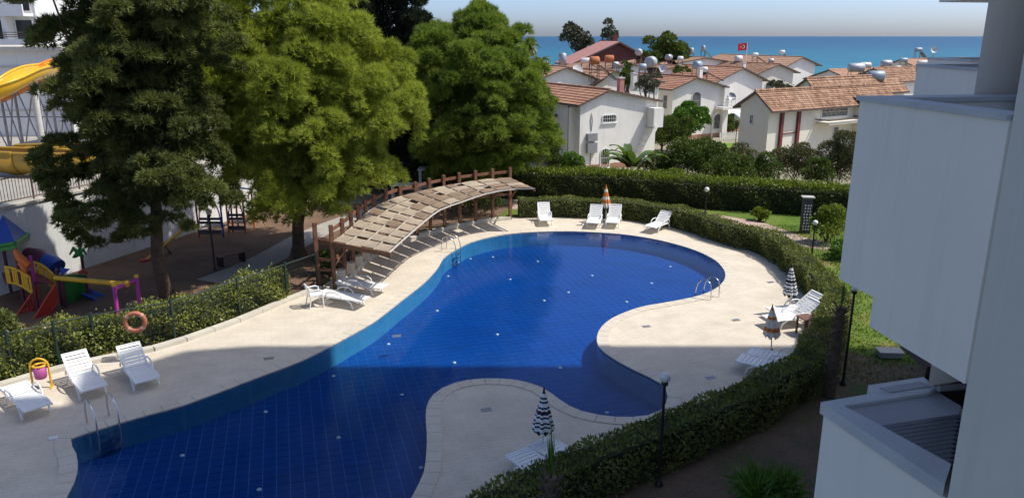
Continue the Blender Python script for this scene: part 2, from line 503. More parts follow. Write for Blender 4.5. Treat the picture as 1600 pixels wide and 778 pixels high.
# sea: turquoise over the shallows, deep blue further out
m, N, L, b = new_mat('sea_water')
g = N.new('ShaderNodeNewGeometry')
s = N.new('ShaderNodeSeparateXYZ'); L.new(g.outputs['Position'], s.inputs[0])
mr = N.new('ShaderNodeMapRange'); mr.inputs['From Min'].default_value = 200; mr.inputs['From Max'].default_value = 2600
L.new(s.outputs['Y'], mr.inputs['Value'])
c = ramp(N, L, mr.outputs[0], [(0.0, (0.025, 0.19, 0.235)), (0.12, (0.012, 0.135, 0.2)), (0.5, (0.008, 0.085, 0.16)), (1.0, (0.008, 0.07, 0.15))])
v = coords(N, L, (0.012, 0.05, 1.0))
n1 = noise(N, L, v, 1.0, 9, 0.72)
k = ramp(N, L, n1, [(0.3, (0.7,) * 3), (0.7, (1.25,) * 3)])
L.new(mixc(N, L, 1.0, c, k, 'MULTIPLY'), b.inputs['Base Color'])
b.inputs['Roughness'].default_value = 0.45
b.inputs['Specular IOR Level'].default_value = 0.25
v2 = coords(N, L, (0.25, 0.5, 1.0))
bump(N, L, noise(N, L, v2, 1.0, 5, 0.6), 0.6, 0.6, b)
M['sea'] = m

# lawn and earth of the garden
m, N, L, b = new_mat('garden_ground')
v = coords(N, L, 1.0)
n1 = noise(N, L, v, 0.45, 6, 0.6)
c = ramp(N, L, n1, [(0.38, (0.085, 0.15, 0.022)), (0.54, (0.13, 0.18, 0.032)), (0.66, (0.22, 0.18, 0.07)), (0.8, (0.24, 0.18, 0.09))])
n2 = noise(N, L, v, 9.0, 5, 0.7)
k = ramp(N, L, n2, [(0.25, (0.6,) * 3), (0.75, (1.25,) * 3)])
L.new(mixc(N, L, 1.0, c, k, 'MULTIPLY'), b.inputs['Base Color'])
b.inputs['Roughness'].default_value = 0.95
b.inputs['Specular IOR Level'].default_value = 0.15
bump(N, L, n2, 0.8, 0.04, b)
M['garden'] = m

M['villa_ground'] = paint('villa_ground', (0.26, 0.235, 0.16), 0.95, 0.15, 0.25, 0.3, dirt=(0.16, 0.17, 0.07), dirt_amt=0.7)

m, N, L, b = new_mat('bare_bed')
v = coords(N, L, 1.0)
c = ramp(N, L, noise(N, L, v, 0.9, 6, 0.65), [(0.35, (0.07, 0.10, 0.02)), (0.5, (0.14, 0.095, 0.06)), (0.75, (0.19, 0.13, 0.085))])
n2 = noise(N, L, v, 11.0, 5, 0.7)
L.new(mixc(N, L, 1.0, c, ramp(N, L, n2, [(0.25, (0.6,) * 3), (0.75, (1.25,) * 3)]), 'MULTIPLY'), b.inputs['Base Color'])
b.inputs['Roughness'].default_value = 0.95
bump(N, L, n2, 0.8, 0.05, b)
M['bed'] = m

# ------------------------------------------------------------------ polylines
def catmull(pts, closed=True, sub=8):
    P = [Vector(p) for p in pts]
    n = len(P)
    out = []
    for i in range(n if closed else n - 1):
        if closed:
            a, b_, c_, d = P[i - 1], P[i], P[(i + 1) % n], P[(i + 2) % n]
        else:
            a, b_, c_, d = P[max(i - 1, 0)], P[i], P[i + 1], P[min(i + 2, n - 1)]
        for k in range(sub):
            t = k / sub
            out.append(0.5 * ((2 * b_) + (c_ - a) * t + (2 * a - 5 * b_ + 4 * c_ - d) * t * t + (3 * b_ - a - 3 * c_ + d) * t ** 3))
    if not closed:
        out.append(P[-1].copy())
    return out
def resample(pts, step, closed=False):
    P = pts + [pts[0]] if closed else pts
    L_ = [0.0]
    for i in range(1, len(P)):
        L_.append(L_[-1] + (P[i] - P[i - 1]).length)
    n = max(2, int(round(L_[-1] / step)))
    out = []
    j = 0
    for k in range(n if closed else n + 1):
        s = L_[-1] * k / n
        while j < len(L_) - 2 and L_[j + 1] < s:
            j += 1
        t = (s - L_[j]) / max(1e-9, L_[j + 1] - L_[j])
        out.append(P[j].lerp(P[j + 1], min(1, max(0, t))))
    return out
def normals2(P, closed=True):
    n = len(P)
    out = []
    for i in range(n):
        d = (P[(i + 1) % n] - P[i - 1]) if closed else (P[min(i + 1, n - 1)] - P[max(i - 1, 0)])
        out.append(Vector((d.y, -d.x, 0)).normalized())   # right-hand side of travel
    return out
def sheet(name, outer, holes, z, mat, parent=None, kind='structure'):
    loops = [[Vector((p[0], p[1], 0)) for p in outer]] + [[Vector((p[0], p[1], 0)) for p in h] for h in holes]
    tris = tessellate_polygon(loops)
    vs = [(p.x, p.y, z) for l in loops for p in l]
    fs = []
    for t in tris:
        a, b_, c_ = [Vector(vs[i]) for i in t]
        fs.append(t if (b_ - a).cross(c_ - a).z > 0 else t[::-1])
    o = MB().add(vs, fs).build(name, mat, parent)
    if kind: o['kind'] = kind
    return o
def inside(p, poly):
    x, y = p[0], p[1]
    r = False
    n = len(poly)
    for i in range(n):
        a, b_ = poly[i], poly[(i + 1) % n]
        if (a[1] > y) != (b_[1] > y) and x < (b_[0] - a[0]) * (y - a[1]) / (b_[1] - a[1]) + a[0]:
            r = not r
    return r

# ------------------------------------------------------------------ foliage
def unit(a):
    return a / np.maximum(1e-9, np.linalg.norm(a, axis=1, keepdims=True))
def leaf_mesh(name, P, Nn, length, width, rng, jitter=0.7, up=0.2, var=None):
    n = len(P)
    d = unit(Nn * 0.75 + rng.normal(size=(n, 3)) * jitter + np.array([0, 0, up]))
    r = unit(np.cross(d, rng.normal(size=(n, 3))))
    Ls = (length * rng.uniform(0.65, 1.25, n))[:, None]
    Ws = (width * rng.uniform(0.7, 1.25, n))[:, None] * 0.5
    nn = np.cross(d, r)
    mid = P + d * Ls * 0.45 + nn * Ls * 0.08
    V = np.stack([P, mid + r * Ws, P + d * Ls, mid - r * Ws], 1).reshape(-1, 3)
    vr = rng.uniform(0, 1, n) if var is None else np.clip(var + rng.normal(size=n) * 0.18, 0, 1)
    return np_mesh(name, V, 4, np.repeat(vr, 4))
def needle_mesh(name, P, D, k, length, width, rng, spread=0.6, var=None):
    n = len(P)
    vr = rng.uniform(0, 1, n) if var is None else np.clip(var + rng.normal(size=n) * 0.15, 0, 1)
    Pk = np.repeat(P, k, 0)
    d = unit(np.repeat(D, k, 0) + rng.normal(size=(n * k, 3)) * spread)
    r = unit(np.cross(d, rng.normal(size=(n * k, 3))))
    Ls = (length * rng.uniform(0.6, 1.2, n * k))[:, None]
    V = np.stack([Pk + r * width * 0.5, Pk - r * width * 0.5, Pk + d * Ls], 1).reshape(-1, 3)
    return np_mesh(name, V, 3, np.repeat(np.repeat(vr, k), 3))
def lobes_of(center, radii, n, lr, rng, shell=(0.45, 0.92), flat=1.0, zlow=-0.9):
    out = []
    tries = 0
    while len(out) < n and tries < 4000:
        tries += 1
        d = rng.normal(size=3)
        d /= np.linalg.norm(d)
        if d[2] < zlow:
            continue
        q = np.array(center) + d * np.array(radii) * rng.uniform(*shell)
        r = lr * rng.uniform(0.7, 1.25)
        if any(np.linalg.norm((q - o[0])) < 0.45 * (r + o[1]) for o in out) and tries < 3000:
            continue
        out.append((q, r))
    return out
def lobe_points(lobes, n, rng, flat=0.8, sub=0):
    base_lobes = lobes
    if sub:
        fine = []
        for q, r in lobes:
            for _ in range(sub):
                d = rng.normal(size=3); d /= np.linalg.norm(d)
                if d[2] < -0.45: d[2] *= -1
                fine.append((q + d * r * rng.uniform(.72, 1.0) * np.array([1, 1, flat]), r * rng.uniform(.26, .44)))
        lobes = fine
    tot = sum(r * r for _, r in lobes)
    P, D, W = [], [], []
    C_ = np.array([q for q, _ in base_lobes]); Rr = np.array([r for _, r in base_lobes])
    for q, r in lobes:
        k = max(4, int(n * r * r / tot))
        d = rng.normal(size=(k, 3))
        d = unit(d)
        d[:, 2] = np.where(d[:, 2] < -0.35, -d[:, 2], d[:, 2])
        rad = r * (1 - 0.35 * rng.random(k) ** 2)
        p = q + d * rad[:, None] * np.array([1, 1, flat])
        dist = np.linalg.norm(p[:, None, :] - C_[None], axis=2) / Rr[None]
        keep = (dist < 0.62).sum(1) == 0
        P.append(p[keep]); D.append(d[keep])
        W.append(np.full(keep.sum(), rng.uniform(0.25, 0.75)))
    return np.concatenate(P), np.concatenate(D), np.concatenate(W)
def limb(mb, p0, p1, r0, r1, rng, n=6, wob=0.08, sides=8):
    p0, p1 = np.array(p0, float), np.array(p1, float)
    L_ = np.linalg.norm(p1 - p0)
    pts = []
    for i in range(n):
        t = i / (n - 1)
        q = p0 + (p1 - p0) * t
        if 0 < i < n - 1:
            q = q + rng.normal(size=3) * wob * L_ * 0.3
        pts.append(Vector(q))
    mb.tube(pts, [r0 + (r1 - r0) * i / (n - 1) for i in range(n)], sides)
def tree(name, label, base, height, crown_c, radii, nl, lr, npts, mat, kind, rng, trunk_r=0.2, leaf=(0.2, 0.09), group=None,
         flat=0.8, shell=(0.45, 0.92), k=9, zlow=-0.9, lean=(0, 0), cat='tree', limbs=7, spread=0.6, inner=0.25, bark=None, updir=0.3, extra=(), sub=0):
    t = thing(name, label, cat, base, 0, group)
    B = np.array(base, float)
    c_ = np.array(crown_c, float)
    lobes = lobes_of(c_, radii, nl, lr, rng, shell, zlow=zlow)
    lobes += [(B + np.array(e[:3]), e[3]) for e in extra]
    mb = MB()
    top = c_ + np.array([0, 0, radii[2] * 0.55])
    limb(mb, B - np.array([0, 0, 0.1]), top, trunk_r, trunk_r * 0.25, rng, 7, 0.05, 10)
    mb.add(*flare(B, trunk_r))
    for q, r in sorted(lobes, key=lambda a: rng.random())[:limbs]:
        f = rng.uniform(0.25, 0.6)
        s = B + (top - B) * max(f, 0.3)
        limb(mb, s, q, trunk_r * 0.42, trunk_r * 0.1, rng, 5, 0.12, 6)
    mb.build('trunk', bark or M['bark'], t)
    P, D, W = lobe_points(lobes, npts, rng, flat, sub)
    if inner > 0:
        ni = int(npts * inner)
        q = rng.normal(size=(ni, 3)); q = unit(q) * (rng.random(ni) ** 0.5)[:, None] * 0.75
        P2 = c_ + q * np.array(radii)
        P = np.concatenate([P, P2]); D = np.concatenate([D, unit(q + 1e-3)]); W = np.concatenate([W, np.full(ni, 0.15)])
    D = unit(D + np.array([0, 0, updir]))
    if kind == 'needle':
        me = needle_mesh('crown', P - B, D, k, leaf[0], leaf[1], rng, spread, W)
    else:
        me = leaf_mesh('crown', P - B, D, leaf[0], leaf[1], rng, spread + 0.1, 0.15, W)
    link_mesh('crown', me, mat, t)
    return t
def flare(B, r):
    vs, fs = [], []
    n = 10
    for z, k in ((-0.1, 1.75), (0.12, 1.3), (0.4, 1.02)):
        for i in range(n):
            a = 2 * math.pi * i / n
            rr = r * k * (1 + 0.12 * math.sin(3 * a))
            vs.append((B[0] + rr * math.cos(a), B[1] + rr * math.sin(a), B[2] + z))
    for j in range(2):
        for i in range(n):
            fs.append((j * n + i, j * n + (i + 1) % n, (j + 1) * n + (i + 1) % n, (j + 1) * n + i))
    return vs, fs
def shrub(name, label, base, size, n, mat, rng, leaf=(0.12, 0.06), group=None, lobes=9, cat='shrub', stems=5, flat=0.85, flowers=None, shell=(0.3, 0.8)):
    t = thing(name, label, cat, base, 0, group)
    B = np.array(base, float)
    c_ = B + np.array([0, 0, size[2] * 0.52])
    lb = lobes_of(c_, (size[0] / 2, size[1] / 2, size[2] / 2), lobes, min(size) * 0.26, rng, shell, zlow=-0.8)
    mb = MB()
    for i in range(stems):
        q = lb[i % len(lb)][0]
        limb(mb, B + np.array([rng.normal() * 0.06, rng.normal() * 0.06, -0.05]), q, 0.03, 0.01, rng, 4, 0.1, 5)
    mb.build('stem', M['bark'], t)
    P, D, W = lobe_points(lb, n, rng, flat)
    ni = n // 4
    q = unit(rng.normal(size=(ni, 3))) * (rng.random(ni) ** 0.5)[:, None] * 0.45
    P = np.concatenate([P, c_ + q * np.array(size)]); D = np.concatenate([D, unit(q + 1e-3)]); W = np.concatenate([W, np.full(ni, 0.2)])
    P[:, 2] = np.maximum(P[:, 2], B[2] + 0.04)
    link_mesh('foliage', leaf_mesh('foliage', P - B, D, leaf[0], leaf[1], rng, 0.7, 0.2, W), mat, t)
    if flowers:
        sel = rng.choice(len(P), flowers)
        link_mesh('blossom', leaf_mesh('blossom', P[sel] - B + D[sel] * 0.05, D[sel], 0.12, 0.10, rng, 0.8), L_FLOWER, t)
    return t
def hedge(name, label, line, width, height, dens, mat, rng, leaf=(0.075, 0.05), bumpy=0.06, sprout=0.0, zf=None, core=True, group=None):
    """line: polyline of centre points; clipped box of leaves over a dark core of twigs"""
    line = resample([Vector((p[0], p[1], 0)) for p in line], 0.35)
    nr = normals2(line, False)
    z0 = (lambda p: 0.0) if zf is None else zf
    c0 = line[len(line) // 2]
    B = Vector((c0.x, c0.y, z0(c0)))
    t = thing(name, label, 'hedge', B, 0, group)
    if core:
        mb = MB()
        vs, fs = [], []
        for p, q in zip(line, nr):
            for sx, sz in ((-1, 0.02), (-1, 0.93), (1, 0.93), (1, 0.02)):
                v = p + q * sx * width * (0.5 - 0.06 / max(width, 0.1)) * 0.86
                vs.append((v.x, v.y, z0(p) + height * sz))
        for i in range(len(line) - 1):
            for k in range(4):
                fs.append((i * 4 + k, i * 4 + (k + 1) % 4, i * 4 + 4 + (k + 1) % 4, i * 4 + 4 + k))
        fs += [(3, 2, 1, 0), tuple(len(vs) - 4 + k for k in range(4))]
        mb.add(vs, fs).build('branches', M['hedge_core'], t)
    Ls = np.array([(line[i + 1] - line[i]).length for i in range(len(line) - 1)])
    tot = Ls.sum()
    n = int(dens * tot * (2 * height + width))
    seg = rng.choice(len(Ls), n, p=Ls / tot)
    u = rng.random(n)
    A = np.array(line); Nn = np.array(nr)
    p = A[seg] * (1 - u)[:, None] + A[seg + 1] * u[:, None]
    q = unit(Nn[seg] * (1 - u)[:, None] + Nn[seg + 1] * u[:, None])
    f = rng.random(n) * (2 * height + width)
    side = np.where(f < height, -1, np.where(f < 2 * height, 1, 0))
    hz = np.where(side == 0, height, np.where(f < height, f, f - height))
    ox = np.where(side == 0, (f - 2 * height - width / 2), side * width / 2)
    s = np.cumsum(Ls)[seg] - Ls[seg] * (1 - u)
    wv = bumpy * (np.sin(s * 2.1 + hz * 3) + np.sin(s * 5.3 + hz * 6.1 + 1) * 0.6 + np.sin(ox * 7 + s * 3.3) * 0.5) + rng.normal(size=n) * bumpy * 0.45
    D = np.where((side == 0)[:, None], np.array([0, 0, 1.0]), q * side[:, None])
    P = p + q * ox[:, None] + np.array([0, 0, 1.0]) * hz[:, None] + D * wv[:, None]
    edge = (np.abs(ox) > width * 0.40) & (hz > height * 0.9)
    P[edge] -= (q * np.sign(ox)[:, None] * 0.05)[edge]
    P[:, 2] += np.array([z0(Vector(x)) for x in p]) if zf is not None else 0
    if sprout > 0:
        k = rng.choice(n, int(n * 0.12))
        k = k[side[k] == 0]
        P[k, 2] += rng.random(len(k)) * sprout
    W = np.clip(0.5 + wv / bumpy * 0.15, 0, 1)
    link_mesh('foliage', leaf_mesh('foliage', P - np.array(B), D, leaf[0], leaf[1], rng, 0.75, 0.15, W), mat, t)
    return t

# ------------------------------------------------------------------ pool outline traced at deck level
POOL_PX = [(111, 686), (150, 673), (188, 661), (232, 648.5), (279, 636), (340, 614), (400, 591), (457, 570), (496.5, 552), (543, 527), (585, 503), (627.6, 470),
           (662, 443), (683.5, 420), (693, 404), (708.6, 393), (735.6, 379), (770, 370), (800, 365.5), (830, 363.3), (880, 362), (930, 363.6), (980.5, 367.6),
           (1030.6, 376), (1080.7, 389.7), (1114, 405), (1129, 419), (1133.5, 430.5), (1129, 442), (1114, 454), (1087, 464), (1047, 472), (1007, 479),
           (980.5, 487), (956, 498), (940, 511), (933, 525), (934, 540), (944, 551), (970, 568), (1000, 583), (1030, 598), (1042, 613), (1042, 626),
           (1035.6, 639), (1019, 648), (992, 652), (962, 652), (925, 647), (895, 637.5), (869, 621), (850, 607.5), (824, 598), (797.5, 593), (756, 592),
           (722, 596), (697, 604), (677, 617), (668, 632), (665, 650), (667, 679), (666, 711), (662, 739.5), (650, 764.5), (636, 790), (610, 825),
           (560, 870), (440, 920), (300, 930), (170, 900), (100, 850), (96, 800), (108, 770), (118, 750), (121.6, 732), (120, 711)]
pool0 = [G(x, y) for x, y in POOL_PX]
pool0 = [Vector((p.x, p.y, 0)) for p in pool0]
pool = resample(catmull(pool0, True, 6), 0.42, True)
ar = sum(pool[i].x * pool[(i + 1) % len(pool)].y - pool[(i + 1) % len(pool)].x * pool[i].y for i in range(len(pool)))
if ar > 0:
    pool.reverse()                       # clockwise: right-hand side of travel points into the pool
pn = normals2(pool, True)
outer_c = [p - n * 0.36 for p, n in zip(pool, pn)]
hole = [p - n * 0.20 for p, n in zip(pool, pn)]
DEPTH = -0.68

# ------------------------------------------------------------------ ground, sea
gpoly = [(-70, -12), (60, -12), (60, 42), (-70, 42)]
sheet('garden_ground', gpoly, [hole], -0.02, M['garden'])
mb = MB()
xs = [-400, -160, -70, -30, 0, 30, 60, 160, 400]
ys = [42, 52, 62, 75, 90, 110, 140, 180, 232, 260]
vs = [(x, y, ground_z(y) if y < 235 else -12) for y in ys for x in xs]
fs = [(j * 9 + i, j * 9 + i + 1, (j + 1) * 9 + i + 1, (j + 1) * 9 + i) for j in range(len(ys) - 1) for i in range(8)]
mb.add(vs, fs).build('terrain', M['villa_ground'])['kind'] = 'structure'
MB().add([(-60000, 200, -8), (60000, 200, -8), (60000, 60000, -8), (-60000, 60000, -8)], [(0, 1, 2, 3)]).build('sea', M['sea'])['kind'] = 'structure'

# ------------------------------------------------------------------ pool
basin = MB()
n = len(pool)
vs = [(p.x, p.y, z) for z in (DEPTH - 0.03, -0.005) for p in pool]
basin.add(vs, [(i, n + i, n + (i + 1) % n, (i + 1) % n) for i in range(n)], 0)
tri = tessellate_polygon([pool])
basin.add([(p.x, p.y, DEPTH - 0.008) for p in pool], [t if (pool[t[1]] - pool[t[0]]).cross(pool[t[2]] - pool[t[0]]).z > 0 else t[::-1] for t in tri], 1)
basin = basin.build('pool_basin', [M['pool_wall'], M['pool_grout']])
basin['kind'] = 'structure'
pw = sheet('pool_water', pool, [], -0.014, M['water'])

TS = 0.30
ca, sa = math.cos(AX), math.sin(AX)
cand = []
for i in range(-90, 120):
    for j in range(0, 150):
        x0, y0 = i * TS, j * TS
        x, y = x0 * ca - y0 * sa, x0 * sa + y0 * ca
        if 9.5 < y < 40 and -16 < x < 12:
            ok = inside((x, y), pool)
            if not ok:
                ok = any(inside((x + dx, y + dy), pool) for dx, dy in ((.2, 0), (-.2, 0), (0, .2), (0, -.2)))
            if ok:
                vis = y > 11.9 and abs(x) < 0.7 * (y * CP + 2.6)
                cand.append((not vis, y, x))
cand.sort()
tb = MB().box((0, 0, 0), (TS - 0.016, TS - 0.016, 0.012))
first = None
rest = MB()
for k, (nv, y, x) in enumerate(cand):
    if k < 300:
        if first is None:
            first = tb.build('tile', M['pool_tile'], basin, world=False)
            o = first
        else:
            o = first.copy(); COL.objects.link(o)
        o.location = (x, y, DEPTH); o.rotation_euler = (0, 0, AX)
    else:
        h = (TS - 0.016) / 2
        q = [(x + a * ca - b_ * sa, y + a * sa + b_ * ca) for a, b_ in ((-h, -h), (h, -h), (h, h), (-h, h))]
        vs = [(a, b_, z) for z in (DEPTH - 0.006, DEPTH + 0.006) for a, b_ in q]
        rest.add(vs, [(4, 5, 6, 7), (0, 1, 5, 4), (1, 2, 6, 5), (2, 3, 7, 6), (3, 0, 4, 7)])
rest.build('floor_tiles', M['pool_tile'], basin)['kind'] = 'stuff'
inl = MB().lathe([(0.055, 0), (0.055, 0.02), (0.035, 0.03), (0.0, 0.032)], n=12)
fi = None
for px, py in ((770, 402), (840, 409), (925, 431), (888, 457), (797, 437), (1018, 443), (1047, 417), (979, 472), (850, 470), (683, 486), (607, 538),
               (710, 567), (777, 523), (875, 575), (521, 588), (628, 617), (415, 644), (529, 684), (658, 731), (405, 765), (285, 712), (948, 645), (735, 405), (700, 432)):
    g_ = G(px, py, DEPTH)
    if not inside(g_, pool):
        continue
    if fi is None:
        fi = inl.build('floor_inlet', M['plastic'], basin, world=False); o = fi
    else:
        o = fi.copy(); COL.objects.link(o)
    o.location = (g_.x, g_.y, DEPTH + 0.006)
# ------------------------------------------------------------------ deck
KERB_PX = [(-60, 628), (0, 605), (77, 582), (154, 564), (229, 550), (279, 536), (330, 518), (379, 500), (450, 470), (500, 451)]
POST_PX = [(523, 451), (547, 433), (564, 416), (585, 398), (612, 385), (651, 373), (683, 363), (716, 355), (755, 348), (797, 343)]
HEDGE_IN_PX = [(812, 341), (850, 340), (880, 340), (924, 342), (980, 344), (1014, 350), (1047, 355), (1081, 365), (1114, 377), (1148, 387), (1179, 395), (1211, 413),
               (1234, 436), (1253, 459), (1274, 487), (1283, 505)]
HEDGE_TOP_PX = [(1240, 546), (1216, 561), (1187, 574), (1146, 598), (1090, 621), (1041, 638), (996, 656), (940, 679), (876, 700), (839, 716), (794, 739), (730, 772), (660, 810)]
HH = 0.92
flat = lambda v: Vector((v.x, v.y, 0))
kerb = [flat(G(*p)) for p in KERB_PX]
posts = [flat(G(*p)) for p in POST_PX]
hin = [flat(G(*p)) for p in HEDGE_IN_PX]
htop = [flat(G(x, y, HH)) for x, y in HEDGE_TOP_PX]
inner_line = catmull(hin + htop, False, 5)
inner_line = resample(inner_line, 0.4)
hn = normals2(inner_line, False)          # travelling clockwise: right-hand is the pool side
deck_edge = [p - n_ * 0.3 for p, n_ in zip(inner_line, hn)]
back = [p + Vector((-0.5, 0.45, 0)) for p in posts]
outer = kerb + back + deck_edge + [Vector((-2, 4, 0)), Vector((-26, 4, 0)), Vector((-26, 16, 0))]
deck = sheet('pool_deck', outer, [hole], 0.0, M['deck'])
# coping stones, one by one along the edge
cn = resample([p for p in pool], 0.5, True)
idx = MB()
for i in range(0, n):
    j = (i + 1) % n
    a, b_ = pool[i], pool[j]
    A2, B2 = outer_c[i], outer_c[j]
    g_ = 0.006
    d = (b_ - a).normalized() * g_
    d2 = (B2 - A2).normalized() * g_
    q = [a + d, b_ - d, B2 - d2, A2 + d2]
    c_ = sum(q, Vector()) / 4
    zt = 0.026 + random.uniform(-0.002, 0.002)
    mbx = MB().prism([(p.x, p.y) for p in q], -0.03, zt)
    mbx.build('coping_stone', M['coping'], deck, loc=(c_.x, c_.y, 0))
gr = None
for px, py in ((1204, 441), (1150, 500), (620, 525), (420, 560), (905, 352), (1010, 510), (760, 640), (1110, 590)):
    g_ = G(px, py)
    if gr is None:
        mbx = MB()
        for k in range(7):
            mbx.box((-.12 + .04 * k, 0, .004), (.022, .13, .008))
        mbx.box((0, .075, .004), (.28, .02, .01)); mbx.box((0, -.075, .004), (.28, .02, .01))
        gr = mbx.build('drain_grate', M['grey_metal'], deck, world=False); o = gr
    else:
        o = gr.copy(); COL.objects.link(o)
    o.location = (g_.x, g_.y, 0.001); o.rotation_euler = (0, 0, AX)
# low kerb between deck and planting on the left
def wall_strip(name, line, width, z0, z1, mat, parent=None, label=None, cat=None, kind=None):
    nr = normals2(line, False)
    mb = MB()
    vs, fs = [], []
    for p, q in zip(line, nr):
        for sx, z in ((-1, z0), (-1, z1), (1, z1), (1, z0)):
            v = p + q * sx * width / 2
            vs.append((v.x, v.y, z))
    for i in range(len(line) - 1):
        for k in range(4):
            fs.append((i * 4 + k, i * 4 + 4 + k, i * 4 + 4 + (k + 1) % 4, i * 4 + (k + 1) % 4))
    fs += [(0, 1, 2, 3), tuple(len(vs) - 4 + k for k in (3, 2, 1, 0))]
    mb.add(vs, fs)
    o = mb.build(name, mat, parent)
    if label: tag(o, label, cat)
    if kind: o['kind'] = kind
    return o
kl = resample(kerb, 1.0)
for i in range(len(kl) - 1):
    d = (kl[i + 1] - kl[i]).normalized() * 0.008
    wall_strip('kerb_stone', [kl[i] + d, kl[i + 1] - d], 0.26, -0.02, 0.12, M['kerbstone'], deck)

# ------------------------------------------------------------------ clipped inner hedge, in the sun then in the building's shade
hc = [p - n_ * 0.42 for p, n_ in zip(inner_line, hn)]
hedge('clipped_hedge', 'long low clipped hedge curving round the paved pool deck', hc, 0.82, HH, 520, L_HEDGE, np.random.default_rng(11), (0.085, 0.05), 0.045)
# outer hedge beyond the garden path
oh = [at(780, 300, 44.5), at(830, 300, 44.3), at(960, 306, 43.5), at(1100, 322, 41.3), at(1240, 335, 39.8), at(1340, 340, 38.6), at(1460, 345, 37.5)]
hedge('boundary_hedge', 'tall dark hedge with fresh top growth in front of the white villas', [flat(p) for p in oh], 1.1, 1.32, 260, L_OUTER, np.random.default_rng(12), (0.12, 0.07), 0.09, 0.0)
oh2 = [flat(p) + Vector((0.1, 0.25, 0)) for p in oh]
t = [o for o in COL.objects if o.name == 'boundary_hedge'][0]
rng = np.random.default_rng(13)
ln = resample(oh2, 0.1)
P = np.array([ln[i] for i in rng.integers(0, len(ln), 9000)]) + rng.normal(size=(9000, 3)) * np.array([0.1, 0.38, 0.10]) + np.array([0, 0, 1.42])
link_mesh('top_growth', leaf_mesh('top_growth', P - np.array(wloc(t)), np.tile([0, -0.2, 1.0], (9000, 1)), 0.16, 0.08, rng, 0.6, 0.4), L_YOUNG, t)
hedge('screen_hedge', 'tall dark screen of evergreen behind the snack counter and far pine trunk', [Vector((-14, 47.5, 0)), Vector((-7, 46.6, 0)), Vector((-.5, 47.2, 0))], 1.3, 3.0, 110, L_OUTER, np.random.default_rng(15), (0.2, 0.11), 0.2)
# leafy hedge along the fence on the left
lh = [p + Vector((-0.35, 0.75, 0)) for p in kerb[:-1]]
hedge('leafy_hedge', 'loose light green laurel hedge behind the mesh fence by the playground', lh, 0.75, 1.0, 430, L_LAUREL, np.random.default_rng(14), (0.10, 0.055), 0.10, 0.2)

# ------------------------------------------------------------------ paths and soil
def strip(name, line, width, z, mat):
    nr = normals2(line, False)
    vs = []
    for p, q in zip(line, nr):
        vs += [tuple(p + q * width / 2 + Vector((0, 0, z))), tuple(p - q * width / 2 + Vector((0, 0, z)))]
    o = MB().add(vs, [(2 * i, 2 * i + 2, 2 * i + 3, 2 * i + 1) for i in range(len(line) - 1)]).build(name, mat)
    o['kind'] = 'structure'
    return o
soil = [(-60, 14)] + [(p.x, p.y) for p in [q + Vector((-0.2, 0.25, 0)) for q in kerb]] + [(p.x - 0.6, p.y + 0.6) for p in posts] + [(0, 42), (-60, 42)]
sheet('playground_soil', soil, [], -0.014, M['soil'])
cp_ = catmull([flat(G(*p)) for p in ((330, 440), (372, 424), (405, 410), (440, 392), (475, 372), (520, 352), (580, 330), (660, 300), (720, 285))], False, 5)
strip('concrete_path', cp_, 1.5, -0.008, M['path'])
gp = catmull([flat(G(*p)) for p in ((800, 322), (900, 322), (1000, 327), (1100, 338), (1180, 352), (1240, 374), (1300, 385), (1400, 400))], False, 5)
strip('garden_path', gp, 1.5, -0.008, M['pinkpath'])
# bare bed on the garden side of the shaded hedge
bl_ = [p - n_ * 1.9 for p, n_ in zip(inner_line, hn)][len(inner_line) * 62 // 100:]
strip('planting_bed', bl_, 2.6, -0.012, M['bed'])
# grass on the lawn
rng = np.random.default_rng(20)
k = 26000
x = rng.uniform(8, 20, k); y = rng.uniform(15, 37, k)
keep = np.ones(k, bool)
hcA = np.array([(p.x, p.y) for p in hc])
dmin = np.sqrt(((np.stack([x, y], 1)[:, None, :] - hcA[None, ::4]) ** 2).sum(2)).min(1)
keep &= dmin > np.where(y < 19, 2.9, 0.6) * rng.uniform(.8, 1.0, k)
poly_in = [(p.x, p.y) for p in inner_line] + [(-10, 10)]
keep &= np.array([not inside((a, b_), poly_in) for a, b_ in zip(x, y)])
P = np.stack([x[keep], y[keep], np.full(keep.sum(), -0.02)], 1)
me = needle_mesh('lawn_grass', P, np.tile([0, 0, 1.0], (len(P), 1)), 3, 0.10, 0.02, rng, 0.5)
o = link_mesh('lawn_grass', me, L_GRASS); o['kind'] = 'stuff'

# ------------------------------------------------------------------ our own apartment block on the right
blk = thing('apartment_block', 'white rendered apartment block with stepped balconies filling the right side', 'building', (6, 6, 0))
core = [(4.15, 7.0), (8.7, 13.5), (9.7, 15.0), (11.7, 18.0), (14.1, 21.35), (32, 21.35), (32, -10), (8, -10), (3.31, 5.12)]
corner_m = Vector((3.31, 5.12, 0))
U, V_ = Vector((ca, sa, 0)), Vector((-sa, ca, 0))
MB().prism([(9.7, 15.2), (11.7, 18.0), (14.1, 21.35), (32, 21.35), (32, -10), (9, -10), (8.2, 7.9), (8.9, 13.5)], -0.1, 33.4).build('wall', M['facade'], blk)
w0 = [corner_m, corner_m + U * 7, corner_m + U * 7 + Vector((.5, 2.0, 0)), corner_m + Vector((1.02, 1.58, 0))]
MB().prism([(p.x, p.y) for p in w0], -0.1, 33.3).build('wall', M['facade'], blk)
p1 = Vector((4.15, 7.02, 0))
w1 = [p1, p1 + U * 5, p1 + U * 5 + Vector((.3, .5, 0)), p1 + Vector((.36, .6, 0))]
MB().prism([(p.x, p.y) for p in w1], 5.64, 33.2).build('wall', M['facade'], blk)
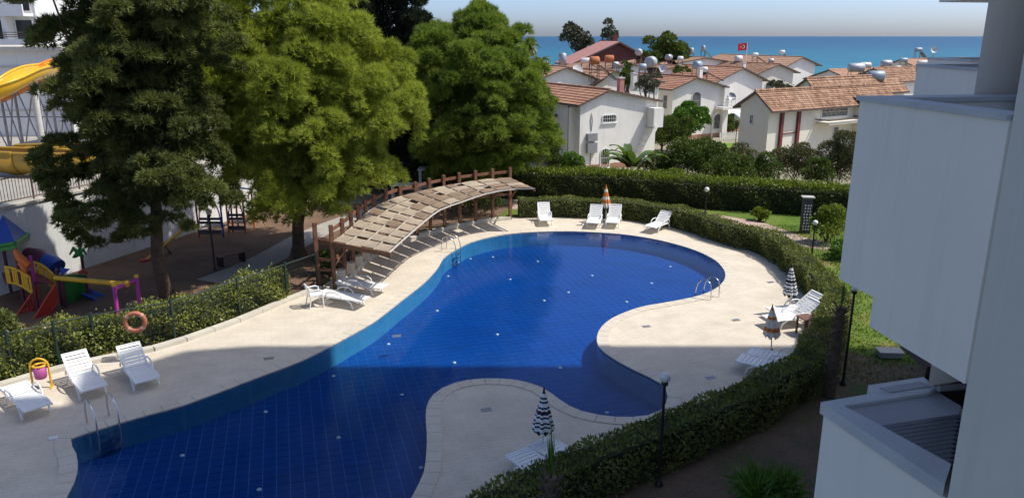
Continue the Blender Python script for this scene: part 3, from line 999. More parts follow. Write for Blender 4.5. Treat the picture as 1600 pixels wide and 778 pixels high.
MB().prism([(p.x, p.y) for p in [p1 + Vector((.25, .5, 0)), p1 + U * 5 + Vector((0.1, 0.3, 0)), p1 + U * 5 + Vector((.3, .9, 0)), p1 + Vector((.6, .9, 0))]], 2.4, 5.63).build('recess_wall', M['brown_and_shade'], blk)  # dark colour here stands for the shade inside the balcony opening
roof = [(32, 21.4), (14.1, 21.4), (12.2, 21.0), (10.2, 18.7), (10.7, 17.5), (9.0, 17.2), (7.6, 14.8), (4.2, 7.3), (3.0, 1.5), (3.0, -10), (32, -10)]  # outline of the unseen roof, shaped to cast the shadow edge
MB().prism(roof, 33.5, 33.8).build('roof', M['cap'], blk)  # unseen roof, its outline shaped to cast the shadow edge over deck and pool
def balcony(A, Nn, C, ztop, zbot, steps=()):
    """A far-left corner, Nn near end of the left face, C far-right end"""
    A, Nn, C = Vector(A), Vector(Nn), Vector(C)
    d1 = (Nn - A).normalized(); d2 = (C - A).normalized()
    th = 0.20
    bal = MB()
    segs = [(0.0, (Nn - A).length, zbot)] if not steps else steps
    for s0, s1, zb in segs:
        a, b_ = A + d1 * s0, A + d1 * s1
        bal.prism([(p.x, p.y) for p in (a, b_, b_ + d2 * th, a + d2 * th)], zb, ztop - 0.04)
    a, b_ = A + d2 * th, C
    bal.prism([(p.x, p.y) for p in (a, b_, b_ + d1 * th, a + d1 * th)], zbot, ztop - 0.04)
    o = bal.build('balcony', M['facade'], blk)
    cap = MB()
    e = 0.025
    o1, o2 = A - d1 * e - d2 * e, Nn - d2 * e
    cap.prism([(p.x, p.y) for p in (o1, o2, Nn + d2 * (th + e), A + d2 * (th + e) - d1 * e)], ztop - 0.04, ztop)
    q0 = A + d2 * (th + e) - d1 * e
    cap.prism([(p.x, p.y) for p in (q0, C - d1 * e, C + d1 * (th + e), q0 + d1 * (th + 2 * e))], ztop - 0.04, ztop - 0.002)
    cap.build('parapet_cap', M['cap'], o)
    fl = MB().prism([(p.x, p.y) for p in (A + d1 * th + d2 * th, Nn + d2 * th - d1 * .15, Nn + (C - A) * .55 - d1 * .75, C + d1 * th)], zbot + 0.02, zbot + 0.6)
    fl.build('balcony_floor', M['panel_grey'], o)
    return o
bA, bN, bC = (3.04, 6.81, 0), (3.30, 5.14, 0), (4.62, 7.06, 0)
balcony(bA, bN, bC, 8.5, 6.83, ((0.0, 0.53, 6.83), (0.53, 1.69, 6.56)))
balcony((7.6, 14.8, 0), (7.45, 12.3, 0), (9.9, 15.3, 0), 8.5, 6.83)
balcony((10.2, 19.4, 0), (10.0, 17.2, 0), (12.6, 20.0, 0), 8.5, 6.83)
MB().prism([(7.84, 14.8), (7.69, 12.3), (9.4, 12.6), (9.9, 15.2)], 9.60, 9.82).build('balcony_slab', M['facade'], blk)
# brown ground storey under the far balconies
MB().prism([(7.72, 14.6), (9.6, 15.1), (9.4, 12.0), (7.45, 11.6)], 3.1, 5.5).build('lower_balcony', M['brown_and_shade'], blk)
# the storey below: parapet with broad grey coping, flat panel and louvred cover
ZB = 5.57
q = lambda x, y, z=ZB: G(x, y, z)
P0, P1_, P2_, P3_, P4_, P5_ = q(1282.5, 627.5), q(1374.5, 612), q(1356.5, 601.8), q(1443, 589), q(1464, 606), q(1503, 629)
E1, E2 = q(1476, 756), q(1488, 762)
I1, I2, I3, I4, I5 = q(1318, 633), q(1451, 613), q(1499, 641), q(1369, 660), q(1486, 724)
xy = lambda *ps: [(p.x, p.y) for p in ps]
body = [P0 + Vector((0.03, -0.03, 0)), P1_ + Vector((0, -.04, 0)), P2_ + Vector((.05, -.03, 0)), P3_ + Vector((0, -.03, 0)), P4_, P5_ + Vector((.3, -.1, 0)), E2 + Vector((.2, 0, 0)), E1 + Vector((.035, 0, 0))]
MB().prism(xy(*body), 2.2, 5.44).build('lower_balcony', M['facade'], blk)
mb = MB()
mb.prism(xy(P0, E1, I5, I4, I1), 5.45, 5.57)
mb.prism(xy(P0, I1, I2, P1_), 5.45, 5.568)
mb.build('parapet_cap', M['cap'], blk)
mb = MB()
mb.prism(xy(P1_, P2_, P3_, P4_, I2), 5.45, 5.572)
mb.build('parapet_cap', M['cap'], blk)
MB().prism(xy(q(1374, 607), q(1440, 597), q(1453, 605), q(1392, 613.5)), 5.574, 5.582).build('roof_panel', M['panel_grey'], blk)
MB().prism(xy(I1, I2, P4_, P5_, I3, I4), 5.445, 5.535).build('roof_panel', M['panel_grey'], blk)
MB().prism(xy(I4, I3, I5), 5.442, 5.456).build('louvre_base', M['black_metal'], blk)
for i in range(12):
    f0 = (i + 0.5) / 12.2
    a = I4.lerp(I5, f0); b_ = I3.lerp(I5, f0)
    MB().beam(a + Vector((0, 0, -.05)), b_ + Vector((0, 0, -.05)), 0.055, 0.03).build('slat', M['slat_dark'], blk)
pp = q(1480, 600, 5.5)
MB().tube([q(1466, 606.5, 5.60), q(1512, 603, 5.60)], 0.035, 10).build('pipe', M['grey_metal'], blk)
# small dark outlet in the render
MB().lathe([(0.012, 0), (0.012, 0.02)], at(1437, 491, 6.35) , 8, axis=(-0.98, -0.15, 0)).build('outlet', M['black_metal'], blk)

# ================================================================== TREES
rng = np.random.default_rng(31)
B = G(262, 470); B.z = -0.05
tree('conifer_tree', 'dark green conifer with bare trunk standing in the playground soil', tuple(B), 14, (B.x - 0.15, B.y, 7.9), (2.75, 2.3, 5.9), 86, 0.85, 70000, L_CYP, 'needle', rng,
     0.24, (0.21, 0.042), None, 0.6, (0.55, 1.02), 7, -0.95, (0, 0), 'tree', 18, 0.75, 0.25, updir=0.1, sub=9,
     extra=((-1.7, -.8, 3.5, 1.1), (-2.5, -.4, 4.3, 1.0), (-1.0, -.9, 2.9, .8), (-2.0, -.8, 2.6, .75), (-2.9, -.5, 5.2, .9), (1.7, 0, 4.9, .9), (.3, -.9, 5.0, .9), (-1.2, .5, 2.3, .6)))
B = G(466, 400); B.z = -0.05
tree('pine_tree', 'big yellow-green pine with domed billowing crown beside the pergola', tuple(B), 11, (B.x + 0.55, B.y, 6.1), (4.2, 4.1, 4.7), 140, 1.02, 130000, L_PINE, 'needle', np.random.default_rng(32),
     0.27, (0.24, 0.026), None, 0.95, (0.62, 0.98), 8, -0.97, (0, 0), 'tree', 12, 0.55, 0.13, updir=0.25, sub=13,
     extra=((-.9, -2.4, 2.8, .9), (.2, -2.9, 2.6, 1.0), (1.6, -2.6, 2.7, 1.0), (2.6, -2.0, 3.3, 1.1), (-.7, -2.6, 3.4, 1.1)))
B = at(703, 300, 42.6); B.z = -0.1
tree('pine_tree', 'rounded mid-green pine behind the far end of the pergola', tuple(B), 11, (B.x + 1.55, B.y + .4, 5.2), (3.9, 4.2, 4.75), 122, 1.0, 95000, L_PINE2, 'needle', np.random.default_rng(33),
     0.25, (0.28, 0.036), None, 0.9, (0.62, 0.98), 8, -0.95, (0, 0), 'tree', 12, 0.6, 0.14, updir=0.25, sub=13)
b = at(612, 270, 46)
tree('cypress_tree', 'very dark tall conifer rising between the two pines', (b.x, b.y, -0.1), 15, (b.x, b.y, 7.6), (3.3, 2.4, 7.6), 60, 1.0, 30000, L_DARK, 'needle', np.random.default_rng(34),
     0.2, (0.28, 0.06), None, 0.6, (0.5, 1.0), 7, -0.9, (0, 0), 'tree', 8, 0.75, 0.3)
for lab, px_, Y_, h_, rx_, sd_ in (('dark background tree hidden behind the big yellow-green pine', 400, 47, 6.2, 4.6, 35), ('dark bushy tree low between the two pines', 556, 50, 4.2, 3.6, 135),
                                  ('dense dark tree behind the trunk of the far pine', 690, 56, 4.2, 4.2, 136)):
    b = at(px_, 262, Y_)
    tree('broadleaf_tree', lab, (b.x, b.y, -0.5), 12, (b.x, b.y, h_ * .9), (rx_, 2.4, h_), 34, 1.2, 12000, L_DARK, 'leaf', np.random.default_rng(sd_),
         0.18, (0.3, 0.15), None, 0.8, (0.4, 1.0), 7, -0.95, (0, 0), 'tree', 6, 0.75, 0.3)
b = at(775, 262, 53)
tree('broadleaf_tree', 'small shaded tree under the far pine beside the villa wall', (b.x, b.y, -0.5), 5, (b.x, b.y, 2.3), (3.6, 1.6, 2.6), 24, 0.8, 9000, L_BUSH, 'leaf', np.random.default_rng(36),
     0.1, (0.18, 0.1), None, 0.8, zlow=-.97)
# trees towards the sea
def sky_tree(label, px, py, Y, rw, rh, mat, seed, base_py=None, nl=16, n=3500, leaf=(0.5, 0.28), cat='tree', tr=0.25, name='tree', shell=(0.4, 0.95)):
    c_ = at(px, py, Y)
    return tree(name, label, (c_.x, Y, ground_z(Y)), 0, (c_.x, Y, c_.z), (rw, rw, rh), nl, min(rw, rh) * 0.36, n, mat, 'leaf', np.random.default_rng(seed), tr, leaf, None, 0.85, shell, limbs=6, cat=cat)
sky_tree('loose dark tree left of the red gabled house against the sea', 906, 62, 165, 3.2, 3.2, L_GREY, 41, n=1500, leaf=(0.75, 0.5), nl=11)
sky_tree('thin greyish tree with open crown just behind the red house roof', 951, 56, 190, 2.4, 3.4, L_GREY, 42, n=700, leaf=(0.7, 0.45), nl=9, shell=(0.3, 1.0))
sky_tree('round green tree right of the red gabled house', 1041, 78, 128, 3.7, 2.6, L_BUSH, 43, n=5000, leaf=(0.45, 0.3), nl=22)
sky_tree('low bushy tree in front of the red house eaves', 1012, 92, 122, 1.9, 1.4, L_BUSH, 44, n=1800, leaf=(0.4, 0.25), nl=10)
sky_tree('dark pointed cypress between the villa roofs', 981, 118, 78, 0.75, 1.7, L_BUSH, 45, n=1500, leaf=(0.24, 0.12), nl=14)
sky_tree('small green tree between villa chimneys beside the red tiled roof', 1012, 132, 73, 1.2, 1.0, L_GREY, 46, n=1300, leaf=(0.22, 0.12), nl=10)
sky_tree('dark weeping tree on the lawn in front of the white villa', 1035, 205, 66, 2.6, 1.5, L_BUSH, 47, n=11000, leaf=(0.3, 0.09), nl=24, tr=0.12)
sky_tree('bright green leafy tree behind the weeping tree', 1076, 188, 71, 2.1, 1.6, L_BRIGHT, 48, n=9500, leaf=(0.24, 0.15), nl=18, tr=0.1)
sky_tree('dark green tree beside the orange brick villa annex', 1140, 197, 92, 1.0, 1.6, L_BUSH, 49, n=1600, leaf=(0.26, 0.15), nl=10, tr=0.08)
sky_tree('low green creeper on the roof ridge behind the white villa', 1062, 110, 100, 1.4, 0.45, L_BUSH, 50, n=700, leaf=(0.25, 0.15), nl=8, tr=0.05)
sky_tree('dark shrub tree beside the balcony of the cream gabled villa', 1222, 136, 92, 1.7, 0.8, L_GREY, 51, n=1100, leaf=(0.28, 0.16), nl=9, tr=0.08)

def palm(name, label, base, h, r, n, seed, lw=0.06, ll=0.5, trunk_r=0.16):
    rg = np.random.default_rng(seed)
    t = thing(name, label, 'palm', base)
    b = Vector(base)
    top = b + Vector((0.1, 0, h))
    mb = MB()
    mb.tube([b, b + Vector((0.06, 0.02, h * 0.5)), top], [trunk_r * 1.2, trunk_r, trunk_r * 0.9], 9)
    mb.build('trunk', M['palm_bark'], t)
    V, W = [], []
    rachis = MB()
    for i in range(n):
        a = rg.uniform(0, 6.283); e = rg.uniform(-0.3, 1.3)
        L0 = r * rg.uniform(0.8, 1.1)
        pts = []
        for k in range(7):
            s = k / 6
            el = e - s * 1.3
            pts.append((pts[-1] if k else np.array(top)) + (np.array([math.cos(a) * math.cos(el), math.sin(a) * math.cos(el), math.sin(el)]) * L0 / 6 if k else 0))
        rachis.tube([Vector(p) for p in pts], [0.025, 0.02, 0.018, 0.015, 0.012, 0.008, 0.005], 4)
        for k in range(6):
            for u in np.linspace(0, 1, 4, endpoint=False):
                p = pts[k] * (1 - u) + pts[k + 1] * u
                d = unit((pts[k + 1] - pts[k])[None])[0]
                sd = np.cross(d, [0, 0, 1.0]); sd /= max(1e-6, np.linalg.norm(sd))
                for sg in (-1, 1):
                    tip = p + (d * 0.5 + sd * sg * 0.8 + np.array([0, 0, -0.25])) * ll * (1 - 0.5 * (k + u) / 6)
                    V += [p - d * lw / 2, p + d * lw / 2, tip]
                    W.append(rg.random())
    rachis.build('frond_stem', M['palm_bark'], t)
    me = np_mesh('fronds', np.array(V) - np.array(wloc(t)), 3, np.repeat(np.array(W), 3))
    link_mesh('fronds', me, L_PALM, t)
    return t
for lab, px, py, Y, h, r, sd in (('taller fan-headed palm against the sea at the pine edge', 824, 72, 95, 7.5, 1.7, 61), ('shorter palm beside the tiled roof at the pine edge', 843, 94, 88, 5.0, 1.4, 62)):
    c_ = at(px, py, Y)
    palm('palm_tree', lab, (c_.x, Y, ground_z(Y)), c_.z - ground_z(Y), r, 26, sd, 0.09, 0.7)
# the two young garden palms with one closed spear
def spear_palm(label, base, ht, hs, seed, tilt=0.0, skirt=True):
    rg = np.random.default_rng(seed)
    t = thing('young_palm', label, 'palm', base, 0)
    b = Vector(base)
    mb = MB()
    mb.tube([b + Vector((0, 0, -0.05)), b + Vector((tilt * 0.4, 0, ht * 0.5)), b + Vector((tilt, 0, ht))], [0.16, 0.15, 0.10], 10)
    mb.build('trunk', M['palm_bark'], t)
    mb = MB()
    for i in range(70):
        a = i * 2.4; z = ht * (0.12 + 0.88 * i / 70)
        o_ = b + Vector((tilt * z / ht, 0, z)); d = Vector((math.cos(a), math.sin(a), 0))
        mb.beam(o_ + d * 0.10, o_ + d * 0.2 + Vector((0, 0, 0.11)), 0.07, 0.02)
    mb.build('frond_bases', M['palm_bark'], t)
    V, W = [], []
    tp = np.array(b + Vector((tilt, 0, ht - 0.1)))
    for i in range(46):
        a = rg.uniform(0, 6.283); sp = abs(rg.normal()) * 0.07
        d = np.array([math.cos(a) * sp, math.sin(a) * sp, 1.0]); d /= np.linalg.norm(d)
        L0 = hs * rg.uniform(0.5, 1.0)
        s = np.cross(d, [math.cos(a), math.sin(a), 0.2]); s /= np.linalg.norm(s)
        p = tp + d * rg.uniform(0, 0.35) * hs
        V += [p - s * 0.02, p + s * 0.02, p + d * L0 * 0.72]; W.append(rg.random())
    link_mesh('spear_leaves', np_mesh('spear_leaves', np.array(V) - np.array(b), 3, np.repeat(np.array(W), 3)), L_BRIGHT, t)
    return t
c_ = at(858, 745, 11.3)
spear_palm('young palm with one upright spear leaf at the bottom edge', (c_.x, 11.3, 0), c_.z, 1.25, 63, 0.03)
c_ = at(1296, 610, 18.2)
spear_palm('shaggy brown palm trunk standing in the shaded hedge bend', (c_.x, 18.2, 0), 2.45, 0.9, 64, 0.05)

# shrubs and garden plants
rg = np.random.default_rng(70)
def sh(name, label, px, py, Y, sx, sz, n, mat, seed, leaf=(0.16, 0.08), **kw):
    c_ = at(px, py, Y)
    z = 0.0 if Y < 42 else ground_z(Y)
    return shrub(name, label, (c_.x, Y, z - 0.02), (sx, sx * 0.85, sz), n, mat, np.random.default_rng(seed), leaf, **kw)
sh('shrub', 'large dark rounded shrub behind the boundary hedge', 1085, 262, 50.5, 4.4, 3.0, 13000, L_BUSH, 71, lobes=16)
sh('shrub', 'broad green shrub left of the near villa with maroon trim', 1140, 285, 47, 3.6, 2.4, 9000, L_BUSH, 72, lobes=14)
sh('oleander_bush', 'flowering oleander against the villa wall below the maroon strips', 1240, 270, 51, 2.7, 2.7, 8500, L_OLEANDER, 73, (0.18, 0.05), flowers=90, lobes=14)
sh('oleander_bush', 'taller oleander at the edge of the white balcony block', 1312, 262, 48.5, 2.8, 3.5, 11000, L_OLEANDER, 74, (0.18, 0.05), flowers=70, lobes=16)
sh('oleander_bush', 'pinkish oleander between the lawn and the large dark shrub', 1160, 262, 53, 2.4, 2.4, 3600, L_OLEANDER, 75, (0.18, 0.05), flowers=110, lobes=12)
sh('shrub', 'small green shrub at the left corner of the nearest white villa', 893, 262, 52, 1.9, 1.8, 3200, L_BRIGHT, 76, lobes=10)
sh('shrub', 'tall thin shrub against the shaded side wall of the nearest villa', 866, 250, 52.5, 1.3, 2.9, 2600, L_BUSH, 77, (0.2, 0.06), lobes=12)
sh('shrub', 'yellow-green undergrowth in front of the banana plant', 960, 295, 47, 3.8, 1.25, 5200, L_YOUNG, 78, lobes=15)
sh('shrub', 'low bright bush right of the banana plant with orange flowers', 1040, 288, 46.6, 3.6, 1.35, 4200, L_YOUNG, 79, lobes=12)
sh('shrub', 'dark red and green border shrubs below the arched villa window', 1105, 232, 66, 3.2, 1.0, 2300, L_OLEANDER, 80, flowers=60, lobes=10)
sh('shrub', 'low shrub behind the far pergola posts', 758, 264, 42.5, 2.6, 1.9, 3200, L_YOUNG, 81, lobes=10, flowers=24)
sh('shrub', 'yellow-green flowering bush beside the black lamp on the lawn', 1293, 372, 33.6, 1.6, 1.7, 3200, L_YOUNG, 82, (0.15, 0.06), lobes=11)
sh('shrub', 'low green shrub right of the black lamp on the lawn', 1322, 395, 31, 2.2, 0.8, 2300, L_BRIGHT, 83, (0.14, 0.06), lobes=10)
sh('shrub', 'small pale shrub on the strip between the two hedges', 1187, 350, 38, 1.1, 0.7, 1300, L_YOUNG, 84, (0.12, 0.06), lobes=7)
sh('shrub', 'dark conifer bush at the left edge of the deck', 2, 575, 20.6, 1.5, 1.5, 5200, L_CYP, 85, (0.13, 0.05), lobes=12)
sh('shrub', 'dead reddish bush under the orange life ring', 214, 520, 23.3, 0.9, 0.7, 900, L_GREY, 86, (0.12, 0.05), lobes=6)
sh('strappy_plant', 'strap-leaved plant on the dark lawn at the bottom right', 1203, 752, 13.2, 1.5, 0.75, 700, L_BRIGHT, 87, (0.42, 0.045), lobes=7)
sh('strappy_plant', 'smaller strap-leaved clump at the bottom edge of the lawn', 1178, 775, 12.1, 0.8, 0.4, 300, L_BRIGHT, 88, (0.34, 0.04), lobes=5)
sh('shrub', 'leafy shrub in shade under the pergola by the left posts', 513, 432, 28.9, 1.1, 1.0, 1500, L_BUSH, 89, (0.12, 0.06), lobes=7)
sh('shrub', 'green shrub behind the plinth wall under the pergola', 565, 398, 31.5, 1.6, 1.0, 1700, L_BUSH, 90, (0.12, 0.06), lobes=8)
sh('shrub', 'dark leafy shrub behind the white plinth under the pergola', 742, 330, 38.9, 3.4, 1.2, 2800, L_OUTER, 91, (0.13, 0.06), lobes=9)
sh('shrub', 'dense dark shrub between the banana plant and the large rounded shrub', 1035, 262, 51.5, 3.0, 2.0, 5200, L_BUSH, 171, lobes=13)
sh('shrub', 'green shrub filling the gap left of the maroon-trimmed villa', 1192, 285, 48.5, 2.4, 2.0, 4200, L_BUSH, 172, lobes=11)
sh('shrub', 'low green shrub between the two oleanders', 1278, 290, 47.5, 2.2, 1.8, 3600, L_BUSH, 173, lobes=10)
sh('shrub', 'low bush in front of the plinth of the nearest villa', 925, 280, 49, 2.4, 1.3, 3200, L_YOUNG, 174, lobes=9)
sh('shrub', 'bush on the lawn edge under the bright green leafy tree', 1072, 236, 62, 3.4, 1.5, 3000, L_BUSH, 175, lobes=11)
# banana plant with broad ragged leaves
c_ = at(984, 268, 49.5)
bt = thing('banana_plant', 'banana plant with broad arching leaves in front of the nearest villa', 'banana plant', (c_.x, 49.5, ground_z(49.5)))
b = Vector(wloc(bt))
mb = MB()
for dx in (-0.2, 0.15, 0.4):
    mb.tube([b + Vector((dx, 0, -0.1)), b + Vector((dx * 1.3, 0, 0.9))], [0.12, 0.09], 8)
mb.build('stem', M['palm_bark'], bt)
for i in range(15):
    a = rg.uniform(0, 6.283) if i > 4 else (0.2, 2.9, 2.4, 0.6, 3.3)[i]
    e = rg.uniform(0.5, 1.35)
    L0 = rg.uniform(2.3, 3.0)
    p = b + Vector((rg.uniform(-.25, .45), -.2, 1.2))
    vs, fs = [], []
    ns = 9
    for k in range(ns):
        s = k / (ns - 1)
        el = e - 1.5 * s * s
        if k: p = p + Vector((math.cos(a) * math.cos(el), math.sin(a) * math.cos(el), math.sin(el))) * L0 / ns
        wd = 0.30 * math.sin(math.pi * min(1, 0.08 + s * 0.95)) ** 0.6 * (1 if k < ns - 1 else 0.2)
        sd = Vector((-math.sin(a), math.cos(a), 0))
        vs += [p - sd * wd + Vector((0, 0, 0.06 + rg.uniform(-.03, .03))), p, p + sd * wd + Vector((0, 0, 0.06 + rg.uniform(-.03, .03)))]
    for k in range(ns - 1):
        fs += [(3 * k, 3 * k + 1, 3 * k + 4, 3 * k + 3), (3 * k + 1, 3 * k + 2, 3 * k + 5, 3 * k + 4)]
    mb = MB().add(vs, fs, 0, True)
    o = mb.build('leaf', L_BANANA, bt)
    at_ = o.data.attributes.new('var', 'FLOAT', 'POINT')
    at_.data.foreach_set('value', np.full(len(vs), rg.random(), dtype=np.float32))
# villa lawn beyond the shrubs
lw = [at(1085, 252, 60), at(1200, 252, 60), at(1160, 226, 80), at(1090, 226, 80)]
def gz(p): return Vector((p.x, p.y, ground_z(p.y) + 0.01))
o = MB().add([gz(p) for p in lw], [(0, 1, 2, 3)]).build('villa_lawn', paint('bright_lawn', (0.13, 0.21, 0.03), 0.95, 0.2, 0.8, 0.5, spec=0.15)); o['kind'] = 'structure'

# ================================================================== VILLAS
def xsolve(px, o, d):
    """distance along d from o (both ground vectors) at which the column px is reached (mid-height z=2)"""
    k = (px - 800) / FPX
    A0 = CP * o.y + SP * (CAM_H - 2)
    return (k * A0 - o.x) / (d.x - k * CP * d.y)
def roof_slope(mb, E0, E1, R0, R1, nc=12, lift=0.05, th=0.14):
    """tile courses from the eave E0-E1 up to the ridge R0-R1, each course lapping the next"""
    nrm = (E1 - E0).cross(R0 - E0).normalized()
    if nrm.z < 0: nrm = -nrm
    for i in range(nc):
        a, b_ = i / nc, (i + 1) / nc
        lo = nrm * lift
        v = [E0.lerp(R0, a) + lo, E1.lerp(R1, a) + lo, E1.lerp(R1, b_) + nrm * 0.006, E0.lerp(R0, b_) + nrm * 0.006]
        v += [v[0] - lo * 1.3, v[1] - lo * 1.3]
        f = [(0, 1, 2, 3), (4, 5, 1, 0)]
        if (v[1] - v[0]).cross(v[3] - v[0]).dot(nrm) < 0:
            f = [t[::-1] for t in f]
        mb.add(v, f)
def window(parent, c, nrm, wd, ht, arched=False, bars=True, rounded=False):
    """c on the wall face (local), nrm horizontal outward; frame stands proud, glass set back inside it"""
    c, nrm = Vector(c), Vector(nrm)
    s = Vector((-nrm.y, nrm.x, 0))
    up = Vector((0, 0, 1))
    def outline(hw, hh):
        pts = []
        if arched:
            pts = [(-hw, -hh), (hw, -hh), (hw, hh - hw * 0.7)]
            pts += [(hw * math.cos(t), hh - hw * 0.7 + hw * 0.7 * math.sin(t)) for t in [math.pi * k / 8 for k in range(1, 8)]]
            pts += [(-hw, hh - hw * 0.7)]
        elif rounded:
            r = min(hw, hh) * 0.55
            for cx, cy, a0 in ((hw - r, -hh + r, -90), (hw - r, hh - r, 0), (-hw + r, hh - r, 90), (-hw + r, -hh + r, 180)):
                pts += [(cx + r * math.cos(R(a0 + k * 30)), cy + r * math.sin(R(a0 + k * 30))) for k in range(4)]
        else:
            pts = [(-hw, -hh), (hw, -hh), (hw, hh), (-hw, hh)]
        return pts
    o0, o1 = outline(wd / 2, ht / 2), outline(wd / 2 - 0.07, ht / 2 - 0.07)
    n = len(o0)
    P = lambda q, d: c + s * q[0] + up * q[1] + nrm * d
    mb = MB()
    vs = [P(q, 0.0) for q in o0] + [P(q, 0.05) for q in o0] + [P(q, 0.05) for q in o1] + [P(q, 0.012) for q in o1]
    fs = []
    for ring in range(3):
        for i in range(n):
            j = (i + 1) % n
            fs.append((ring * n + i, ring * n + j, ring * n + n + j, ring * n + n + i))
    mb.add(vs, fs)
    wobj = mb.build('window', M['frame_white'], parent, world=False)
    MB().add([P(q, 0.014) for q in o1], [tuple(range(n))]).build('pane', M['glass_dark'], wobj, world=False)
    if bars:
        g = MB()
        nb = max(2, int(wd / 0.16))
        for k in range(1, nb):
            x = -wd / 2 + wd * k / nb
            g.beam(P((x, -ht / 2 + 0.05), 0.03), P((x, ht / 2 - (0.06 if not arched else 0.06 + abs(x) * 0.4)), 0.03), 0.022, 0.02)
        g.beam(P((-wd / 2 + .06, 0), 0.03), P((wd / 2 - .06, 0), 0.03), 0.022, 0.02)
        g.build('bars', M['frame_white'], wobj, world=False)
    MB().box(c - up * (ht / 2 + 0.03) + nrm * 0.05, (wd + 0.12, 0.12, 0.05) if abs(nrm.y) > 0.5 else (0.12, wd + 0.12, 0.05)).build('sill', M['frame_white'], wobj, world=False)
    return wobj
def villa(label, Lpx, Rpx, Y, rot, eave_py, apex_py, depth, frac, wallmat, roofmat, over=0.35, side=0.45, wins=(), gwins=(), nc=12, base=True, cat='house', name='villa', flat_left=0.0, gable_mat=None):
    """gable front from column Lpx to Rpx; rot turns it; local x along the gable, y to the back"""
    o = at(Lpx, eave_py, Y)
    zb = ground_z(Y)
    e = Vector((math.cos(rot), math.sin(rot), 0))
    W_ = abs(xsolve(Rpx, Vector((o.x, Y, 0)), e))
    t = thing(name, label, cat, (o.x, Y, zb), rot)
    he = o.z - zb
    ax = W_ * frac
    pa = Vector((o.x, Y, 0)) + e * ax
    ha = at(800, apex_py, pa.y).z - zb
    dg = -0.6
    mb = MB()
    prof = [(0, dg), (W_, dg), (W_, he), (ax, ha), (0, he)]
    vs = [(x, 0, z) for x, z in prof] + [(x, depth, z) for x, z in prof]
    mb.add(vs, [(0, 1, 2, 3, 4), (9, 8, 7, 6, 5), (0, 4, 9, 5), (1, 6, 7, 2), (2, 7, 8, 3), (3, 8, 9, 4)])
    mb.build('wall', wallmat, t, world=False)
    if base:
        MB().prism([(-0.04, -0.04), (W_ + .04, -0.04), (W_ + .04, depth), (-0.04, depth)], dg, 0.35).build('plinth', M['terracotta_plain'], t, world=False)
    # roof: deck with dark fascia, then tile courses
    sl = (ha - he) / max(ax, .01); sr = (ha - he) / max(W_ - ax, .01)
    eL = Vector((-side, -over, he - sl * side + 0.06)); eLb = Vector((-side, depth + over, he - sl * side + 0.06))
    eR = Vector((W_ + side, -over, he - sr * side + 0.06)); eRb = Vector((W_ + side, depth + over, he - sr * side + 0.06))
    rF = Vector((ax, -over, ha + 0.06)); rB = Vector((ax, depth + over, ha + 0.06))
    dn = Vector((0, 0, -0.12))
    mb = MB()
    for a, b_, c2, d in ((eL, eLb, rB, rF), (rF, rB, eRb, eR)):
        vs = [a, b_, c2, d, a + dn, b_ + dn, c2 + dn, d + dn]
        mb.add(vs, [(0, 3, 2, 1), (4, 5, 6, 7), (0, 1, 5, 4), (1, 2, 6, 5), (2, 3, 7, 6), (3, 0, 4, 7)])
    ro = mb.build('roof', M['fascia'], t, world=False)
    mb = MB()
    lf = Vector((0, 0, 0.004))
    roof_slope(mb, eL + lf, eLb + lf, rF + lf, rB + lf, max(5, int(nc * ax / W_ * 1.6)))
    roof_slope(mb, eRb + lf, eR + lf, rB + lf, rF + lf, max(5, int(nc * (1 - ax / W_) * 1.6)))
    mb.build('roof_tiles', roofmat, ro, world=False)['kind'] = 'stuff'
    mb = MB()
    nr_ = max(6, int((depth + 2 * over) / 0.4))
    for i in range(nr_):
        p = rF.lerp(rB, (i + 0.02) / nr_); q_ = rF.lerp(rB, (i + 0.98) / nr_)
        mb.tube([p + Vector((0, 0, 0.03)), q_ + Vector((0, 0, 0.05))], 0.11, 6)
    mb.build('ridge_tiles', roofmat, ro, world=False)['kind'] = 'stuff'
    for fx, fz, wd, ht, ar_, rd in gwins:
        window(t, (W_ * fx, -0.002, he * fz), (0, -1, 0), wd, ht, ar_, True, rd)
    for fy, fz, wd, ht, ar_, rd in wins:
        window(t, (-0.002, fy, he * fz), (-1, 0, 0), wd, ht, ar_, True, rd)
    return t, W_, he, ha, ax

RA = R(28)
v1, W1, he1, ha1, ax1 = villa('nearest white villa with striped red roof and two meter boxes on its gable', 907, 1024, 57, RA, 163, 142, 9.0, 0.34, M['villa_white'], M['roof_red'],
                             0.3, 0.35, [], [(0.37, 0.76, 1.35, 0.62, False, True), (0.33, 0.16, 0.9, 1.5, True, False)], 13)
for k, (z, hh_) in enumerate(((0.50, 0.55), (0.335, 0.75))):
    bx = MB().box((1.0, -0.14, he1 * z), (0.85, 0.26, hh_)).build('meter_box', M['grey_metal'], v1, world=False)
MB().tube([(1.0, -0.05, he1 * .25), (1.0, -0.05, -0.4)], 0.03, 6).build('conduit', M['grey_metal'], v1, world=False)
MB().tube([(1.0, -0.03, he1 * .58), (0.9, -0.03, he1 * .75), (1.0, -0.03, he1 * .86), (1.1, -0.03, he1 * .75), (1.0, -0.03, he1 * .58)], 0.02, 6).build('cable', M['grey_metal'], v1, world=False)
MB().tube([(-0.05, 1.5, -0.4), (-0.05, 1.5, he1 - .2)], 0.06, 8).build('drainpipe', M['fascia'], v1, world=False)
MB().box((-0.25, 0.75, he1 * .45), (0.5, 0.14, he1 * .98)).build('buttress', M['villa_white'], v1, world=False)
mb = MB(); mb.box((-0.7, 4.6, he1 * 0.78), (1.4, 2.8, 0.12)); mb.build('porch_roof', M['fascia'], v1, world=False)
MB().box((-0.65, 4.6, he1 * 0.74), (1.3, 2.7, 0.12)).build('porch_slab', M['villa_white'], v1, world=False)
